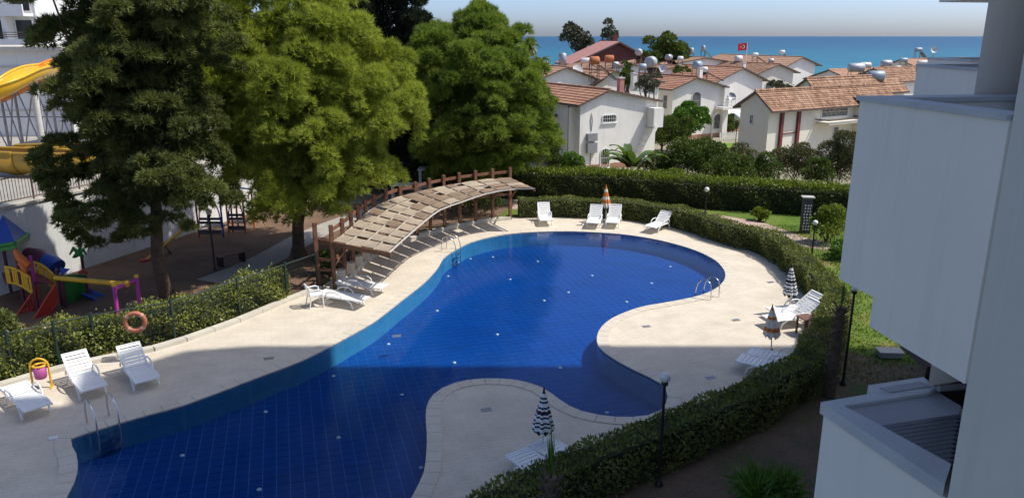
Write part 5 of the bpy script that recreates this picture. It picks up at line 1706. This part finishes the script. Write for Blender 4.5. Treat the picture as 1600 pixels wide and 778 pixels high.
# ================================================================== CLOSED UMBRELLAS
def umbrella(label, base_px, top_px, mats, bands, lean=0.0, length=None, rad=.2):
    g_ = G(*base_px)
    top = at(top_px[0], top_px[1], g_.y)
    t = thing('beach_umbrella', label, 'umbrella', (g_.x, g_.y, 0), 0, 'folded beach umbrellas beside the loungers')
    h = top.z
    dx = top.x - g_.x
    cl = length or h * .58
    mb = MB()
    n, rings = 48, 22
    vs = []
    prng = random.Random(hash(label) % 1000)
    ph = [prng.uniform(-.25, .25) for _ in range(8)]
    for r_ in range(rings + 1):
        s = r_ / rings
        z = h - .03 - cl * s
        rr = .022 + rad * (s ** .85)
        if s > .93: rr *= .97
        for k in range(n):
            a = 2 * math.pi * k / n
            fold = 1 - .34 * s ** .5 * (.5 + .5 * math.cos(8 * a + ph[k * 8 // n]))
            zz = z - (.07 * math.cos(8 * a) * s if r_ == rings else 0)
            vs.append((dx * z / h + rr * fold * math.cos(a + .25 * s), rr * fold * math.sin(a + .25 * s), zz))
    for r_ in range(rings):
        s = (r_ + .5) / rings
        mi = bands(s)
        for k in range(n):
            mb.add([], [])
            mb.f.append([r_ * n + k, (r_ + 1) * n + k, (r_ + 1) * n + (k + 1) % n, r_ * n + (k + 1) % n]); mb.m.append(mi); mb.sm.append(True)
    mb.v = vs
    o = mb.build('canopy', mats, t, world=False)
    MB().tube([(0, 0, 0), (dx, 0, h - .02)], .018, 8).build('pole', M['frame_white'], t, world=False)
    MB().lathe([(.02, 0), (.024, .03), (.008, .09)], (dx, 0, h - .03), 8).build('finial', mats[0], t, world=False)
    MB().lathe([(.22, 0), (.22, .05), (.05, .09), (.03, .22)], n=16).build('base', M['concrete'], t, world=False)
    return t
def b_or(s): return 0 if s < .12 or .28 < s < .48 or .62 < s < .80 else 1
def b_or2(s): return 0 if s < .10 or .30 < s < .42 or .68 < s < .84 else 1
def b_bk(s): return 0 if int(s * 17) % 2 == 0 else 1
umbrella('orange and white folded umbrella between the two far loungers', (947, 345), (947, 290), [M['u_orange'], M['u_white']], b_or, rad=.24)
umbrella('navy and white striped folded umbrella at the right deck loungers', (1233, 491), (1237, 415), [M['u_black'], M['u_plain']], b_bk, rad=.24)
umbrella('faded orange and white folded umbrella by the shaded loungers', (1205, 555), (1207, 478), [M['u_orange'], M['u_white']], b_or2, rad=.25)
umbrella('navy and white striped folded umbrella at the bottom centre', (848, 712), (850, 609), [M['u_black'], M['u_plain']], b_bk, rad=.25)

# small table with timber legs behind the long-shadow lounger
c_ = G(1258, 522)
tb_ = thing('side_table', 'small reddish timber table at the hedge by the raised loungers', 'table', (c_.x, c_.y, 0), .3)
MB().box((0, 0, .56), (.46, .46, .04)).build('table_top', M['timber'], tb_, world=False)
for a, b_ in ((-1, -1), (1, -1), (1, 1), (-1, 1)):
    MB().box((a * .19, b_ * .19, .27), (.05, .05, .54)).build('leg', M['timber'], tb_, world=False)

# plastic monobloc chair
c_ = G(493, 478)
ch = thing('plastic_chair', 'white plastic armchair beside the fence end under the pergola', 'chair', (c_.x, c_.y, 0), R(-60))
MB().box((0, 0, .42), (.44, .44, .03)).build('seat', M['plastic'], ch, world=False)
mb = MB()
for k in range(5):
    x = -.17 + .085 * k
    mb.beam((x, -.20, .44), (x * 1.05, -.30, .82), .055, .015)
mb.tube([(-.24, -.2, .62), (-.22, -.29, .80), (0, -.33, .85), (.22, -.29, .80), (.24, -.2, .62)], .022, 7)
mb.build('backrest', M['plastic'], ch, world=False)
for sx in (-1, 1):
    MB().tube([(sx * .25, .22, .02), (sx * .25, .20, .60), (sx * .255, .10, .65), (sx * .245, -.2, .64)], .022, 7).build('armrest', M['plastic'], ch, world=False)
    MB().tube([(sx * .22, -.18, .42), (sx * .25, -.27, 0)], .022, 7).build('leg', M['plastic'], ch, world=False)
    MB().tube([(sx * .21, .20, .42), (sx * .235, .23, 0)], .022, 7).build('leg', M['plastic'], ch, world=False)

# pool ladders
def ladder(label, pa, pb_, into):
    a, b_ = G(*pa), G(*pb_)
    mid = (a + b_) / 2
    ax = (b_ - a).normalized()
    nd = Vector((-ax.y, ax.x, 0))
    if nd.dot(Vector(into)) < 0: nd = -nd
    t = thing('pool_ladder', label, 'pool ladder', (mid.x, mid.y, 0), math.atan2(ax.y, ax.x))
    M_ = Matrix.Rotation(-math.atan2(ax.y, ax.x), 3, 'Z')
    n_ = M_ @ nd
    sg = 1 if n_.y > 0 else -1
    for sx in (-1, 1):
        x = sx * .25
        pts = [(x, -sg * .55, 0.02), (x, -sg * .55, .35), (x, -sg * .50, .58), (x, -sg * .36, .68), (x, -sg * .16, .66), (x, sg * .02, .5), (x, sg * .10, .25), (x, sg * .11, -.55)]
        MB().tube(pts, .022, 8).build('rail', M['steel'], t, world=False)
    for z in (-.12, -.32, -.5):
        MB().box((0, sg * .11, z), (.5, .07, .03)).build('tread', M['steel'], t, world=False)
    return t
ladder('pool ladder at the bottom left of the pool', (148, 674), (186, 661), (1, -1, 0))
ladder('pool ladder at the pergola side of the pool', (704, 397), (720, 387), (1, -.5, 0))
ladder('pool ladder on the right inner curve of the pool', (1084, 465), (1109, 456), (-.4, 1, 0))

# litter bin on its yellow hoop stand
c_ = G(67, 606)
bn = thing('litter_bin', 'pink litter bin hung in a yellow hoop frame', 'litter bin', (c_.x, c_.y, 0), R(14))
mb = MB()
mb.tube([(-.22, 0, 0), (-.22, 0, .62)] + [(-.22 * math.cos(R(k)), 0, .62 + .22 * math.sin(R(k))) for k in range(15, 180, 15)] + [(.22, 0, .62), (.22, 0, 0)], .028, 9)
mb.build('hoop', M['yellow'], bn, world=False)
for s in (-1, 1):
    MB().beam((s * .22, -.13, .02), (s * .22, .13, .02), .04, .04).build('foot', M['yellow'], bn, world=False)
MB().lathe([(.11, 0), (.14, .02), (.165, .36), (.15, .36), (.13, .04)], (0, 0, .28), 16, cap=False).build('bucket', M['bin_pink'], bn, world=False)
MB().lathe([(.175, 0), (.175, .03), (.11, .03), (.11, 0)], (0, 0, .64), 16, cap=False).build('bucket_rim', M['yellow'], bn, world=False)

# mesh fence with green posts, left
FP = [(20, 590), (92, 572), (150, 558), (273, 534), (375, 496), (449, 467)]
fpts = [flat(G(*p)) + Vector((-.02, .08, 0)) for p in FP]
fpts = [fpts[0] + Vector((-3, -.9, 0))] + fpts + [flat(G(496, 449)) + Vector((-.02, .1, 0))]
fc = thing('mesh_fence', 'dark green wire mesh fence in front of the laurel hedge', 'fence', fpts[3])
for p in fpts:
    MB().tube([(p.x, p.y, -.05), (p.x, p.y, 1.35)], .045, 8).build('post', M['green_metal'], fc)
for i in range(len(fpts) - 1):
    mb = MB()
    a, b_ = fpts[i], fpts[i + 1]
    for k in range(9):
        z = .10 + .14 * k
        mb.tube([a + Vector((0, 0, z)), b_ + Vector((0, 0, z))], .0035, 4)
    nn = int((b_ - a).length / .2)
    for k in range(1, nn):
        p = a.lerp(b_, k / nn)
        mb.tube([(p.x, p.y, .1), (p.x, p.y, 1.24)], .003, 4)
    mb.build('wire_mesh', M['green_metal'], fc)
    MB().tube([a + Vector((0, 0, 1.26)), b_ + Vector((0, 0, 1.26))], .02, 6).build('top_rail', M['green_metal'], fc)
# life ring on the fence
c_ = at(211, 503, fpts[3].y - 0.35)
lr_ = thing('life_ring', 'orange life ring, coloured darker for shade, hanging on the mesh fence', 'life ring', c_, R(15))
mb = MB()
ringp = [(0.26 * math.cos(2 * math.pi * k / 28), 0, .26 * math.sin(2 * math.pi * k / 28)) for k in range(28)]
mb.tube(ringp, .065, 10, closed=True)
mb.build('ring', M['ring_orange'], lr_, world=False)
for k in range(4):
    a0 = math.pi / 4 + k * math.pi / 2
    mb = MB(); mb.tube([(0.26 * math.cos(a0 + d), 0, .26 * math.sin(a0 + d)) for d in (-.13, 0, .13)], .069, 10)
    mb.build('band', M['u_muted'], lr_, world=False)

# garden lamps
def lamp(label, bx, by, h, r=.1, z=0.0, mat=None, name='garden_lamp', double=False):
    p = Vector((bx, by, z))
    t = thing(name, label, 'lamp', p)
    MB().lathe([(.09, 0), (.09, .04), (.05, .08), (.035, .2)], n=12).build('base', M['black_metal'], t, world=False)
    MB().tube([(0, 0, .1), (0, 0, h - .05)], [.036, .030], 9).build('post', M['black_metal'], t, world=False)
    MB().lathe([(.03, 0), (.07, .03), (.075, .08), (.04, .1)], (0, 0, h - .08), 12).build('collar', M['black_metal'], t, world=False)
    MB().lathe([(.03, 0)] + [(r * math.sin(R(a)), r - r * math.cos(R(a))) for a in range(25, 180, 20)] + [(.004, 2 * r)], (0, 0, h), 14).build('globe', mat or M['globe'], t, world=False)
    return t
g_ = G(1028, 757); hh_ = at(1037, 597, g_.y).z
lamp('black garden lamp with round globe in the shaded lawn at bottom right', g_.x + .02, g_.y, hh_, .11)
g_ = G(1317, 600); hh_ = at(1330, 455, g_.y).z
lamp('black lamp post beside the palm trunk at the white block', g_.x, g_.y, hh_, .08)
g_ = G(1268, 403); hh_ = at(1271, 352, g_.y).z
lamp('black lamp post by the flowering bush on the sunny lawn', g_.x, g_.y, hh_, .11)
g_ = G(1102, 333); hh_ = at(1103, 300, g_.y).z
lamp('short lamp in front of the boundary hedge by the far loungers', g_.x, g_.y, hh_, .13)
g_ = G(336, 422); hh_ = at(333, 336, g_.y).z
lamp('black lamp post with globe in the middle of the playground', g_.x, g_.y, hh_, .12)
c_ = at(1152, 188, 70)
lamp('slender lamp with white globe on the villa lawn', c_.x, 70, c_.z - ground_z(70), .28, ground_z(70))
# dark gate pillar in the boundary hedge
g_ = G(1257, 363)
gp_ = thing('gate_pillar', 'dark perforated pillar at the gap in the boundary hedge', 'pillar', (g_.x, g_.y, 0), R(-10))
hp = at(1260, 309, g_.y).z
MB().box((0, 0, hp / 2), (.42, .42, hp)).build('shaft', M['stone_pillar'], gp_, world=False)
MB().box((0, 0, hp + .03), (.56, .5, .06)).build('cap', M['concrete'], gp_, world=False)
mb = MB()
for j in range(9):
    for i in range(3):
        mb.box((-.12 + .12 * i + random.uniform(-.02, .02), -.215, hp * (.12 + .085 * j)), (.06, .02, .08))
mb.build('white_pebbles', M['globe'], gp_, world=False)
g_ = G(1172, 346)
# utility cover on the lawn
g_ = G(1389, 556)
uc = thing('utility_cover', 'pale concrete inspection cover lying on the shaded lawn', 'cover', (g_.x, g_.y, 0), R(-5))
MB().box((0, 0, .08), (.62, .36, .16)).build('box', M['concrete'], uc, world=False)
MB().box((0, 0, .175), (.7, .44, .03)).build('lid', M['kerbstone'], uc, world=False)

# ================================================================== PLAYGROUND, RETAINING WALL, WATER SLIDES (left)
WB = [Vector((-24.5, 16, 0)), Vector((-19.3, 24.5, 0)), flat(G(130, 418)), flat(G(330, 352)), Vector((-13.6, 41, 0)), Vector((-12.2, 46, 0))]
rw = thing('retaining_wall', 'high white retaining wall with tree shadows behind the playground', 'wall', WB[2])
wl = resample(WB, 2.4)
for i in range(len(wl) - 1):
    wall_strip('wall_section', [wl[i], wl[i + 1]], .3, -.1, 3.05, M['render'], rw)
    d = (wl[i + 1] - wl[i]).normalized() * .01
    wall_strip('coping', [wl[i] + d, wl[i + 1] - d], .44, 3.05, 3.14, M['kerbstone'], rw)
ter = MB().prism([(p.x - .16, p.y) for p in WB] + [(-12, 70), (-90, 70), (-90, 16)], -1, 3.0).build('terrace', M['path'])
ter['kind'] = 'structure'
rl = thing('terrace_railing', 'brown metal baluster railing on top of the retaining wall', 'railing', WB[2] + Vector((0, 0, 3.14)))
rl_pts = resample(WB[1:4], .125)
rl_pts = [p for p in rl_pts if p.y < 34]
RM = M['rusty_stand']
first = None
for k, p in enumerate(rl_pts):
    if k % 16 == 0:
        MB().box((p.x, p.y, 3.62), (.05, .05, .98)).build('post', RM, rl)
    if first is None:
        first = MB().box((0, 0, 0), (.016, .016, .8)).build('baluster', RM, rl, world=False); o = first
    else:
        o = first.copy(); COL.objects.link(o)
    o.location = p - wloc(rl) + Vector((0, 0, 3.66))
for z in (3.25, 4.07):
    MB().tube([p + Vector((0, 0, z)) for p in rl_pts[::8]], .025, 6).build('rail', RM, rl)

def half_pipe(mb, path, r, a0=-100, a1=100, n=12, th=.05, lip=.07):
    """open channel swept along path, open side up"""
    P = [Vector(p) for p in path]
    rows = []
    for i, p in enumerate(P):
        d = (P[min(i + 1, len(P) - 1)] - P[max(i - 1, 0)]); d.normalize()
        sd = d.cross(Vector((0, 0, 1))).normalized()
        up = sd.cross(d)
        row = []
        for k in range(n + 1):
            a = R(a0 + (a1 - a0) * k / n)
            row.append((p + sd * r * math.sin(a) - up * r * math.cos(a), p + sd * (r - th) * math.sin(a) - up * (r - th) * math.cos(a)))
        rows.append(row)
    m = n + 1
    vs = [q[0] for row in rows for q in row] + [q[1] for row in rows for q in row]
    T = len(rows) * m
    fs = []
    for i in range(len(rows) - 1):
        for k in range(n):
            a = i * m + k
            fs += [(a, a + 1, a + m + 1, a + m), (T + a, T + a + m, T + a + m + 1, T + a + 1)]
        for k in (0, n):
            a = i * m + k
            fs.append((a, a + m, T + a + m, T + a))
    for i in (0, len(rows) - 1):
        for k in range(n):
            a = i * m + k
            fs.append((a, a + 1, T + a + 1, T + a))
    mb.add(vs, fs, 0, True)
    for k in (0, n):
        mb.tube([rows[i][k][0] for i in range(len(rows))], lip, 6)
    return mb
pa = at(-30, 244, 34.5); pb2 = at(92, 246, 34.0)
path1 = catmull([Vector((-34, 35.2, pa.z + .25)), Vector((pa.x, pa.y, pa.z)), Vector((pb2.x, pb2.y, pb2.z - .05)), Vector((pb2.x + .9, 35.0, pb2.z - .1)), Vector((pb2.x + .9, 36.6, pb2.z - .2)), Vector((pb2.x - .6, 37.6, pb2.z - .25)), Vector((pb2.x - 5, 38, pb2.z - .4))], False, 7)
ws = thing('water_slide', 'big yellow water slide channel, coloured darker for shade, turning above the retaining wall', 'water slide', (pb2.x, pb2.y, 3))
half_pipe(MB(), path1, .78, -112, 112).build('channel', M['slide_shaded'], ws)
for x in (-27.5, -23.2, pb2.x - .6):
    MB().tube([(x, 34.6, 3.0), (x, 34.6, pa.z - .75)], .11, 8).build('support', M['grey_metal'], ws)
MB().beam((-30, 34.0, 3.06), (pb2.x + .3, 34.0, 3.1), .16, .2).build('base_beam', M['grey_metal'], ws)
for px in (20, 70):
    p = at(px, 246, 34.0)
    i0 = min(range(len(path1)), key=lambda i: (path1[i] - p).length)
    half_pipe(MB(), path1[i0:i0 + 2], .83, -112, 112, lip=.085).build('flange', M['slide_shaded'], ws)
# upper bright yellow slide
q0, q1, q2, q3 = at(-60, 160, 37), at(5, 130, 38), at(50, 108, 40), at(96, 100, 43)
path2 = catmull([q0, q1, q2, q3, q3 + Vector((2.5, 2.5, .6))], False, 7)
us_ = thing('water_slide', 'bright yellow upper water slide climbing behind the conifer', 'water slide', (q1.x, q1.y, 3))
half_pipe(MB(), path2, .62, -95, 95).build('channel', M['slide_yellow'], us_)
half_pipe(MB(), [p + Vector((-.3, 3.0, .25)) for p in path2], .6, -95, 95).build('second_channel', M['slide_orange'], us_)
# lattice supports
st = thing('slide_support', 'grey lattice steel supports under the upper yellow slide', 'slide support', (q1.x, 40, 3))
xs_ = [at(px, 190, 40).x for px in (-30, 8, 30, 62, 86, 112)]
for x in xs_:
    MB().tube([(x, 40, 3), (x, 40, 7.0)], .07 if x != xs_[3] else .2, 8).build('column', M['grey_metal'] if x != xs_[3] else M['frame_white'], st)
for i in range(len(xs_) - 1):
    for z0_, z1_ in ((3.1, 6.8), (6.8, 3.1)):
        MB().tube([(xs_[i], 40.02, z0_), (xs_[i + 1], 40.02, z1_)], .035, 6).build('brace', M['grey_metal'], st)
    MB().tube([(xs_[i], 39.98, 5.0), (xs_[i + 1], 39.98, 5.0)], .035, 6).build('tie', M['grey_metal'], st)
# white low building and apartment tower behind
lb_ = thing('pool_building', 'low white building behind the water slide supports', 'building', (-40, 50, 3))
MB().prism([(-60, 48), (at(115, 200, 48).x, 48), (at(115, 200, 48).x + 3, 56), (-60, 56)], 2.9, 8.1).build('wall', M['render'], lb_)
MB().prism([(-60.3, 47.7), (at(118, 200, 48).x, 47.7), (at(118, 200, 48).x + 3, 56.3), (-60.3, 56.3)], 8.1, 8.4).build('roof', M['kerbstone'], lb_)
for z in (4.6, 6.0, 7.2):
    MB().box((-42, 47.96, z), (34, .07, .1)).build('string_course', M['kerbstone'], lb_)
YA = 76
ap = thing('apartment_tower', 'white apartment tower with railed balconies at the top left', 'building', (-52, YA, 3))
xr_ = at(58, 40, YA).x
MB().prism([(-90, YA), (xr_, YA), (xr_, YA + 14), (-90, YA + 14)], 0, 22).build('wall', M['render'], ap)
x2_ = at(112, 40, YA + 6).x
MB().prism([(xr_ - .5, YA + 5), (x2_, YA + 5), (x2_, YA + 14), (xr_ - .5, YA + 14)], 0, 22.1).build('wall', M['villa_white'], ap)
window(ap, (at(65, 30, YA + 5).x + 52, 4.99, at(65, 30, YA + 5).z - 3), (0, -1, 0), .5, .7, False, False)
for k, zf in enumerate((4.9, 8.0, 11.1, 14.2, 17.3)):
    bl = MB().prism([(-90, YA - 1.6), (xr_ - .2, YA - 1.6), (xr_ - .2, YA - .01), (-90, YA - .01)], zf - .3, zf).build('balcony_slab', M['render'], ap)
    MB().prism([(-90, YA - 1.6), (xr_ - .2, YA - 1.6), (xr_ - .2, YA - 1.45), (-90, YA - 1.45)], zf + .004, zf + .75).build('parapet', M['render'], bl)
    mb = MB()
    for z in (.95, 1.15, 1.35):
        mb.tube([(-90, YA - 1.5, zf + z), (xr_ - .25, YA - 1.5, zf + z)], .035, 5)
    mb.build('railing', M['rusty_stand'], bl)
    for px in (-60, -8, 38):
        x = at(px, 40, YA).x
        window(ap, (x + 52, -.012, zf + 1.35 - 3), (0, -1, 0), 1.7, 2.4, False, False)
    for px in (-34, 16):
        x = at(px, 40, YA).x
        MB().prism([(x, YA - 1.3), (x + .35, YA - 1.3), (x + .35, YA - .02), (x, YA - .02)], zf + .006, zf + 2.79).build('column', M['render'], ap)

# play tower with ramp, bridge rails and slide
PT = thing('play_tower', 'colourful playground tower with ramp, yellow rails and blue roof', 'play tower', G(80, 510))
Y0 = 25.5
A_ = lambda px, py, Y=Y0: at(px, py, Y)
def ppost(px, py0, py1, Y, mat='plum', r=.055):
    a, b_ = A_(px, py0, Y), A_(px, py1, Y)
    MB().tube([(a.x, Y, 0), (a.x, Y, a.z)], r, 10).build('post', M[mat], PT)
for px, py0, Y, m_ in ((5, 388, 26.5, 'plum'), (24, 395, 25.0, 'plum'), (44, 345, 28.0, 'plum'), (52, 440, 24.5, 'plum'), (88, 420, 25.2, 'plum'), (95, 428, 25.0, 'plum'), (126, 392, 27.5, 'plum'),
                       (133, 430, 26.0, 'plum'), (60, 410, 27.6, 'plum')):
    ppost(px, py0, 500, Y, m_)
ppost(47, 400, 500, 25.1, 'purple', .06)
# blue pyramid roof and green eaves
ra, rb_, rc, rd_ = A_(-22, 388, 25.6), A_(24, 380, 25.6), A_(44, 366, 27.6), A_(-5, 372, 27.6)
tp = A_(4, 336, 26.6)
MB().add([ra, rb_, rc, rd_, tp], [(0, 1, 4), (1, 2, 4), (2, 3, 4), (3, 0, 4), (3, 2, 1, 0)]).build('roof', M['blue'], PT)
mb = MB()
for p, q_ in ((ra, rb_), (rb_, rc), (rc, rd_)):
    nseg = 5
    for k in range(nseg):
        a, b_ = p.lerp(q_, k / nseg), p.lerp(q_, (k + 1) / nseg)
        mb.beam(a + Vector((0, 0, -.08)), b_ + Vector((0, 0, -.08)), .05, .22)
    mb.tube([p, q_], .07, 8)
mb.build('eaves', M['green'], PT)
# arched yellow rails of the bridge
def arch_rail(name, pts, h, Y, n=9):
    P = catmull([A_(x, y, yy) for x, y, yy in pts], False, 6)
    mb = MB()
    mb.tube(P, .045, 8)
    mb.tube([p - Vector((0, 0, h)) for p in P], .045, 8)
    for k in range(n + 1):
        i = int(k * (len(P) - 1) / n)
        mb.beam(P[i], P[i] - Vector((0, 0, h)), .06, .04)
    return mb.build(name, M['yellow'], PT)
arch_rail('bridge_rail', [(8, 417, 25.2), (26, 421, 25.0), (46, 433, 24.7)], .55, Y0)
arch_rail('bridge_rail', [(48, 408, 26.4), (66, 415, 26.0), (84, 430, 25.4)], .55, Y0)
MB().prism(xy(A_(5, 440, 26.3), A_(8, 440, 25.2), A_(84, 440, 25.2), A_(60, 440, 26.6)), .78, .84).build('deck', M['maroonplay'], PT)
# ramp with red slatted sides
def ramp_side(p_top0, p_top1, drop, mat, n=9):
    mb = MB()
    mb.tube([p_top0, p_top1], .04, 7)
    mb.beam(p_top0 - Vector((0, 0, drop)), p_top1 - Vector((0, 0, drop)), .05, .09)
    for k in range(n + 1):
        a = p_top0.lerp(p_top1, k / n)
        mb.beam(a, a - Vector((0, 0, drop)), .07, .03)
    return mb.build('ramp_side', mat, PT)
r0, r1 = A_(58, 447, 24.9), A_(20, 502, 24.2)
ramp_side(r0, r1, .5, M['red'])
r2, r3 = A_(86, 445, 24.6), A_(50, 503, 23.9)
ramp_side(r2, r3, .55, M['red'], 14)
lo = Vector((0, 0, -.5))
MB().add([r0 + lo, r1 + lo, r3 + lo, r2 + lo], [(0, 1, 2, 3)]).build('ramp_floor', M['maroonplay'], PT)
# orange twist ornament
mb = MB()
a = A_(24, 392, 24.9)
mb.tube([A_(23, 390, 24.9), A_(30, 402, 24.9), A_(37, 409, 24.9), A_(46, 415, 24.9)], [.07, .13, .15, .10], 9)
mb.tube([A_(30, 410, 24.85), A_(38, 418, 24.85), A_(40, 428, 24.85)], [.08, .11, .05], 8)
mb.build('ornament', M['orange'], PT)
# tunnel
MB().tube([A_(44, 400, 27.4), A_(60, 402, 27.3), A_(72, 408, 27.2)], .32, 14).build('tunnel', M['plum'], PT)
MB().tube([A_(72, 408, 27.2), A_(82, 412, 27.1), A_(90, 418, 27.0)], .32, 14).build('tunnel', M['blue'], PT)
# green boards
ga, gb, gc, gd = A_(94, 430, 25.2), A_(134, 428, 26.2), A_(134, 478, 26.2), A_(100, 486, 25.2)
for f0, f1 in ((0, .49), (.51, 1)):
    a, b_, c2, d = ga.lerp(gb, f0), ga.lerp(gb, f1), gd.lerp(gc, f1), gd.lerp(gc, f0)
    nn_ = (b_ - a).cross(d - a).normalized() * .03
    vs = [a, b_, c2, d, a + nn_, b_ + nn_, c2 + nn_, d + nn_]
    MB().add(vs, [(0, 1, 2, 3), (7, 6, 5, 4), (0, 4, 5, 1), (1, 5, 6, 2), (2, 6, 7, 3), (3, 7, 4, 0)]).build('board', M['green'], PT)
MB().add([A_(93, 418, 25.6), A_(110, 420, 25.6), A_(96, 432, 25.2)], [(0, 1, 2)]).build('sail', M['blue'], PT)
# palm-like top and red knob
mb = MB()
for dx, dy in ((-14, -6), (-9, 6), (4, -9), (12, -4), (8, 5)):
    mb.tube([A_(123, 396, 27.4), A_(123 + dx * .6, 394 + dy, 27.4), A_(123 + dx, 400 + dy * .4, 27.4)], [.09, .08, .03], 8)
mb.build('palm_top', M['green'], PT)
MB().lathe([(.02, 0), (.14, .08), (.14, .2), (.02, .28)], A_(131, 432, 26.8), 12).build('knob', M['red'], PT)
# blue slide
half_pipe(MB(), [A_(134, 455, 26.0), A_(150, 462, 26.0), A_(170, 474, 26.0), A_(186, 484, 25.8)], .22, -90, 90, lip=.04).build('slide', M['blue'], PT)
# swing frame
SW = thing('swing_frame', 'purple swing frame with long yellow beam by the hedge', 'swing', G(200, 505))
SW.location.z = 0
for px, py, Y in ((178, 447, 23.9), (213, 433, 24.6)):
    a = A_(px, py, Y)
    MB().tube([(a.x + .04, Y - .1, 0), (a.x, Y, a.z)], .065, 10).build('post', M['purple'], SW)
    MB().lathe([(.075, 0), (.075, .06), (.02, .1)], a, 10).build('cap', M['yellow'], SW)
MB().tube([A_(178, 452, 23.9), A_(213, 437, 24.6)], .06, 10).build('cross_bar', M['purple'], SW)
MB().tube([A_(86, 434, 25.0), A_(197, 444, 24.3)], .085, 12).build('beam', M['yellow'], SW)
MB().lathe([(.10, -.08), (.13, 0), (.10, .08)], A_(198, 443, 24.3), 12, axis=(1, .2, 0)).build('joint', M['yellow'], SW)
# seesaw
g_ = G(257, 398)
sw = thing('seesaw', 'tilted yellow seesaw with red seats behind the conifer trunk', 'seesaw', (g_.x, g_.y, 0))
a, b_ = at(226, 408, g_.y - .9), at(288, 357, g_.y + 1.2)
MB().tube([a, b_], .06, 8).build('plank', M['yellow'], sw)
for p in (a, b_):
    MB().box((p.x, p.y, p.z + .05), (.34, .34, .08), rz=.6).build('seat', M['red'], sw)
    MB().tube([(p.x - .15, p.y, p.z + .3), (p.x + .15, p.y, p.z + .3)], .025, 6).build('handle', M['red'], sw)
m_ = (a + b_) / 2
MB().tube([(m_.x - .2, m_.y, 0), m_, (m_.x + .2, m_.y, 0)], .05, 8).build('pivot', M['plum'], sw)
# glider benches
def glider(label, px0, px1, ytop, ybot, Y, m1, m2):
    g0, g1 = at(px0, ybot, Y), at(px1, ybot, Y)
    h = at(px0, ytop, Y).z
    wd = g1.x - g0.x
    t = thing('glider_bench', label, 'play bench', (g0.x, Y, 0))
    for x, y, m in ((0, 0, m1), (wd, 0, m2), (0.1, 1.0, m2), (wd + .1, 1.0, m1)):
        MB().tube([(x, y, 0), (x, y, h)], .045, 8).build('post', M[m], t, world=False)
    for y in (0, 1.0):
        MB().tube([(0.05 * y, y, h - .03), (wd / 2, y, h + .03), (wd + .05 * y, y, h - .03)], .04, 8).build('top_bar', M['blue'], t, world=False)
        MB().tube([(wd / 2 + (wd / 2 - .04) * math.cos(R(k)), y + .02, .45 + (h - .75) * (1 if 20 < k < 160 else .6) * math.sin(R(k))) for k in range(0, 181, 15)], .028, 7).build('arch', M['blue'], t, world=False)
    for y, z in ((.25, .42), (.38, .42), (.75, .42), (.62, .42), (.14, .66), (.14, .84)):
        MB().box((wd / 2, y, z), (wd * .92, .1, .03) if z < .5 else (wd * .92, .03, .12)).build('slat', M['slat_dark'], t, world=False)
    for z in (.3, .2):
        MB().box((wd / 2, -.02, z), (wd * .9, .03, .1)).build('slat', M['slat_dark'], t, world=False)
    return t
glider('glider bench with red and blue posts against the white wall', 311, 349, 298, 366, 34.6, 'red', 'blue')
glider('glider bench with orange posts to the right of the red one', 358, 384, 301, 366, 35.4, 'orange', 'red')
# dark bench by the lamp
g_ = G(362, 412)
be = thing('bench', 'small dark bench in the shade beside the playground lamp', 'bench', (g_.x, g_.y, 0), .9)
for k in range(3):
    MB().box((0, -.14 + .14 * k, .42), (1.2, .11, .04)).build('slat', M['timber'], be, world=False)
for x in (-.5, .5):
    MB().box((x, 0, .2), (.08, .38, .4)).build('leg', M['black_metal'], be, world=False)
# snack counter and blue parasol behind the pergola
c_ = at(664, 285, 42.5)
kt = thing('open_stall', 'small white framed open stall behind the pergola roof', 'stall', (c_.x, 42.5, ground_z(42.5)))
h = at(664, 266, 42.5).z - ground_z(42.5)
for x in (-.3, .35):
    for y in (0, .7):
        MB().box((x, y, h / 2), (.06, .06, h)).build('post', M['frame_white'], kt, world=False)
MB().box((.02, .35, h + .03), (.8, .9, .06)).build('top', M['frame_white'], kt, world=False)
MB().box((.02, .35, h * .48), (.7, .8, .05)).build('shelf', M['frame_white'], kt, world=False)
c_ = at(634, 288, 40.5)
ct = thing('snack_counter', 'white counter table half hidden by the pine beside the stall', 'table', (c_.x, 40.5, 0))
MB().box((0, 0, c_.z), (1.6, .8, .06)).build('table_top', M['frame_white'], ct, world=False)
for x in (-.7, .7):
    for y in (-.32, .32):
        MB().box((x, y, c_.z / 2), (.06, .06, c_.z)).build('leg', M['frame_white'], ct, world=False)
c_ = at(731, 256, 44)
up_ = thing('parasol', 'folded blue parasol in the shade of the far pine', 'umbrella', (c_.x, 44, ground_z(44)))
hz0 = c_.z - ground_z(44)
vs = []
mb = MB()
mb.lathe([(.30, 0), (.26, .15), (.18, .5), (.06, .85), (.02, .95)], (0, 0, hz0 - .35), 12)
mb.build('canopy', M['u_blue'], up_, world=False)
MB().tube([(0, 0, 0), (0, 0, hz0 + .5)], .025, 6).build('pole', M['grey_metal'], up_, world=False)
# fence-end white box beside the coping, bottom left
g_ = G(84, 685)
sk = thing('skimmer_lid', 'small white square lid on the deck at the bottom left', 'lid', (g_.x, g_.y, 0), R(15))
MB().box((0, 0, .018), (.2, .14, .036)).build('plate', M['frame_white'], sk, world=False)
